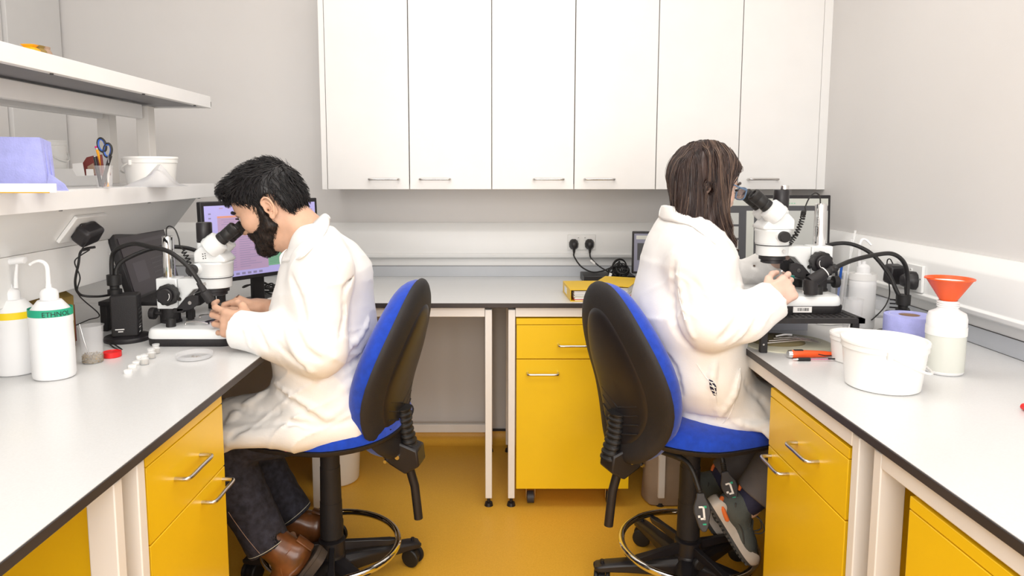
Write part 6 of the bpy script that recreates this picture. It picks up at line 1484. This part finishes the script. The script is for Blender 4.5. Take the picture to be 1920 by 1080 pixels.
    folds(C, [([(1262, 495), (1258, 560), (1266, 620), (1290, 650)], .010, .02, '-', -.003), ([(1275, 520), (1285, 580), (1300, 630)], .009, .02, '+', .003), ([(1350, 640), (1375, 615), (1390, 590)], .009, .018, '-', -.003), ([(1370, 645), (1395, 620), (1410, 590)], .007, .015, '+', .003),
        ([(1395, 640), (1415, 615), (1428, 585)], .007, .015, '-', -.003), ([(1418, 625), (1434, 600), (1440, 570)], .006, .012, '+', .003),
        ([(1230, 650), (1262, 690), (1275, 740)], .009, .02, '-', -.002), ([(1340, 680), (1335, 720), (1350, 780)], .008, .02, '+', .003), ([(1385, 700), (1375, 740), (1350, 775)], .008, .02, '+', .003), ([(1290, 780), (1350, 790), (1430, 800)], .008, .02, '-', -.002),
        ([(1400, 720), (1430, 750), (1455, 790)], .008, .02, '-', -.001), ([(1375, 790), (1420, 800), (1455, 790)], .008, .02, '+', .003), ([(1300, 530), (1320, 560), (1345, 580)], .008, .02, '-', -.001), ([(1400, 475), (1415, 500), (1425, 530)], .007, .015, '-', -.002)])
    C.disp(lambda P: wrk(P, .7))
    coat = fmesh('lab_coat', C, .0042, M['coatm'], body)
    def sidec(sg):
        Y = lambda y: YW-sg*y
        a = [at(1241, 386, Y(.0)), at(1250, 385, Y(.04)), at(1272, 390, Y(.075)), at(1298, 402, Y(.088)), at(1322, 424, Y(.082)), at(1344, 443, Y(.070))]
        b_ = [at(1236, 406, Y(.0)), at(1240, 410, Y(.055)), at(1266, 416, Y(.100)), at(1293, 421, Y(.112)), at(1318, 437, Y(.104)), at(1342, 456, Y(.092))]
        if sg > 0: b_ = [at(1237, 408, YW)]+[hit(C, *p)-ray(*p)*.006 for p in ((1246, 413), (1268, 417), (1293, 422), (1318, 438), (1342, 457))]
        strip('collar', a, b_, M['coatm'], coat, .0035, puff=.003)
        a = [at(1262, 388, Y(.055)), at(1280, 388, Y(.068)), at(1302, 398, Y(.080)), at(1326, 420, Y(.076)), at(1348, 440, Y(.064))]
        b_ = [p-V3(0, 0, .012) for p in a]
        strip('blouse_neckline', a, b_, M['navy'], coat, .003)
        if sg > 0:
            strip('lapel', [at(1344, 443, Y(.072)), at(1362, 462, Y(.078)), at(1380, 485, Y(.070)), at(1390, 520, Y(.05))], [at(1342, 457, Y(.094)), at(1356, 478, Y(.100)), at(1376, 500, Y(.088)), at(1386, 530, Y(.06))], M['coatm'], coat, .003)
    sidec(1); sidec(-1)
    seam(C, [(1306, 682), (1322, 706), (1336, 722), (1344, 750), (1344, 785), (1356, 793), (1372, 770), (1382, 725), (1388, 690)], coat, 'pocket_seam')
    seam(C, [(1292, 455), (1276, 500), (1272, 545), (1284, 600)], coat)
    seam(C, [(1418, 545), (1436, 572), (1447, 606)], coat, 'cuff_seam')
    # striped blouse showing through the pocket slit
    Pc = [hit(C, *p)-ray(*p)*.0012 for p in ((1329, 711), (1336, 714), (1343, 724), (1344, 743), (1338, 741), (1331, 727))]
    bl = MB().add(Pc, [tuple(range(6))]).build('pocket_slit', M['navy'], coat, smooth=False)
    for (a, b_) in (((1330, 716), (1338, 718)), ((1331, 723), (1342, 727)), ((1334, 731), (1343, 735)), ((1338, 738), (1343, 741))):
        MB().tube([hit(C, *a)-ray(*a)*.002, hit(C, *b_)-ray(*b_)*.002], .0014, 5).build('stripe', M['paper'], bl)
    # trousers, shoes
    J = Field()
    J.add(cap(at(1505, 812, 1.80), at(1420, 922, 1.80), .074, .056), .02); J.add(cap(at(1400, 785, 1.84), at(1505, 812, 1.80), .06, .07), .02)
    J.add(cap(at(1460, 815, 2.0), at(1362, 892, 2.0), .074, .056), .02); J.add(cap(at(1400, 790, 1.98), at(1460, 815, 2.0), .06, .07), .02)
    for k_, e in ((at(1505, 812, 1.80), at(1416, 928, 1.80)), (at(1460, 815, 2.0), at(1358, 896, 2.0))):
        d = nrm(e-k_); J.add(rbox(e+d*.05, (.05, .09, .09), .003, np.stack([d, ax2R(d)[:, 0], ax2R(d)[:, 1]], 1)), .004, '-'); J.add(cap(e+d*.02, e-d*.02, .047), .004, '-')
    J.disp(lambda P: .005*hash3(P, 34)+.0015*hash3(P, 70)); fmesh('trousers', J, .0045, M['trou2'], body)
    for q, an_ in ((at(1416, 925, 1.80), at(1399, 945, 1.795)), (at(1358, 893, 2.0), at(1345, 905, 2.0))): MB().tube([q+(q-an_)*.3, q, an_, an_+(an_-q)*.3], [.044, .043, .036, .032], 20).build('sock', M['navy'], body)
    shoe('trainer', at(1399, 945, 1.795), (.52, -.10, -.84), (.84, 0, .52), 'trainer', body, .80)
    shoe('trainer', at(1345, 905, 2.0), (.50, 0, -.86), (.86, 0, .50), 'trainer', body, .80)
    t = thing('tweezers', 'steel tweezers held in the woman\'s right hand beneath the microscope', 'tweezers', tuple(t1[0]))
    tip = at(1484, 533, 1.79); back = at(1466, 508, 1.745)
    for sg in (-1, 1): MB().tube([back, (tip+back)/2+V3(sg*.003, 0, sg*.001), tip], [.0022, .0030, .0009], 6).build('arm', M['steel'], t)
woman()
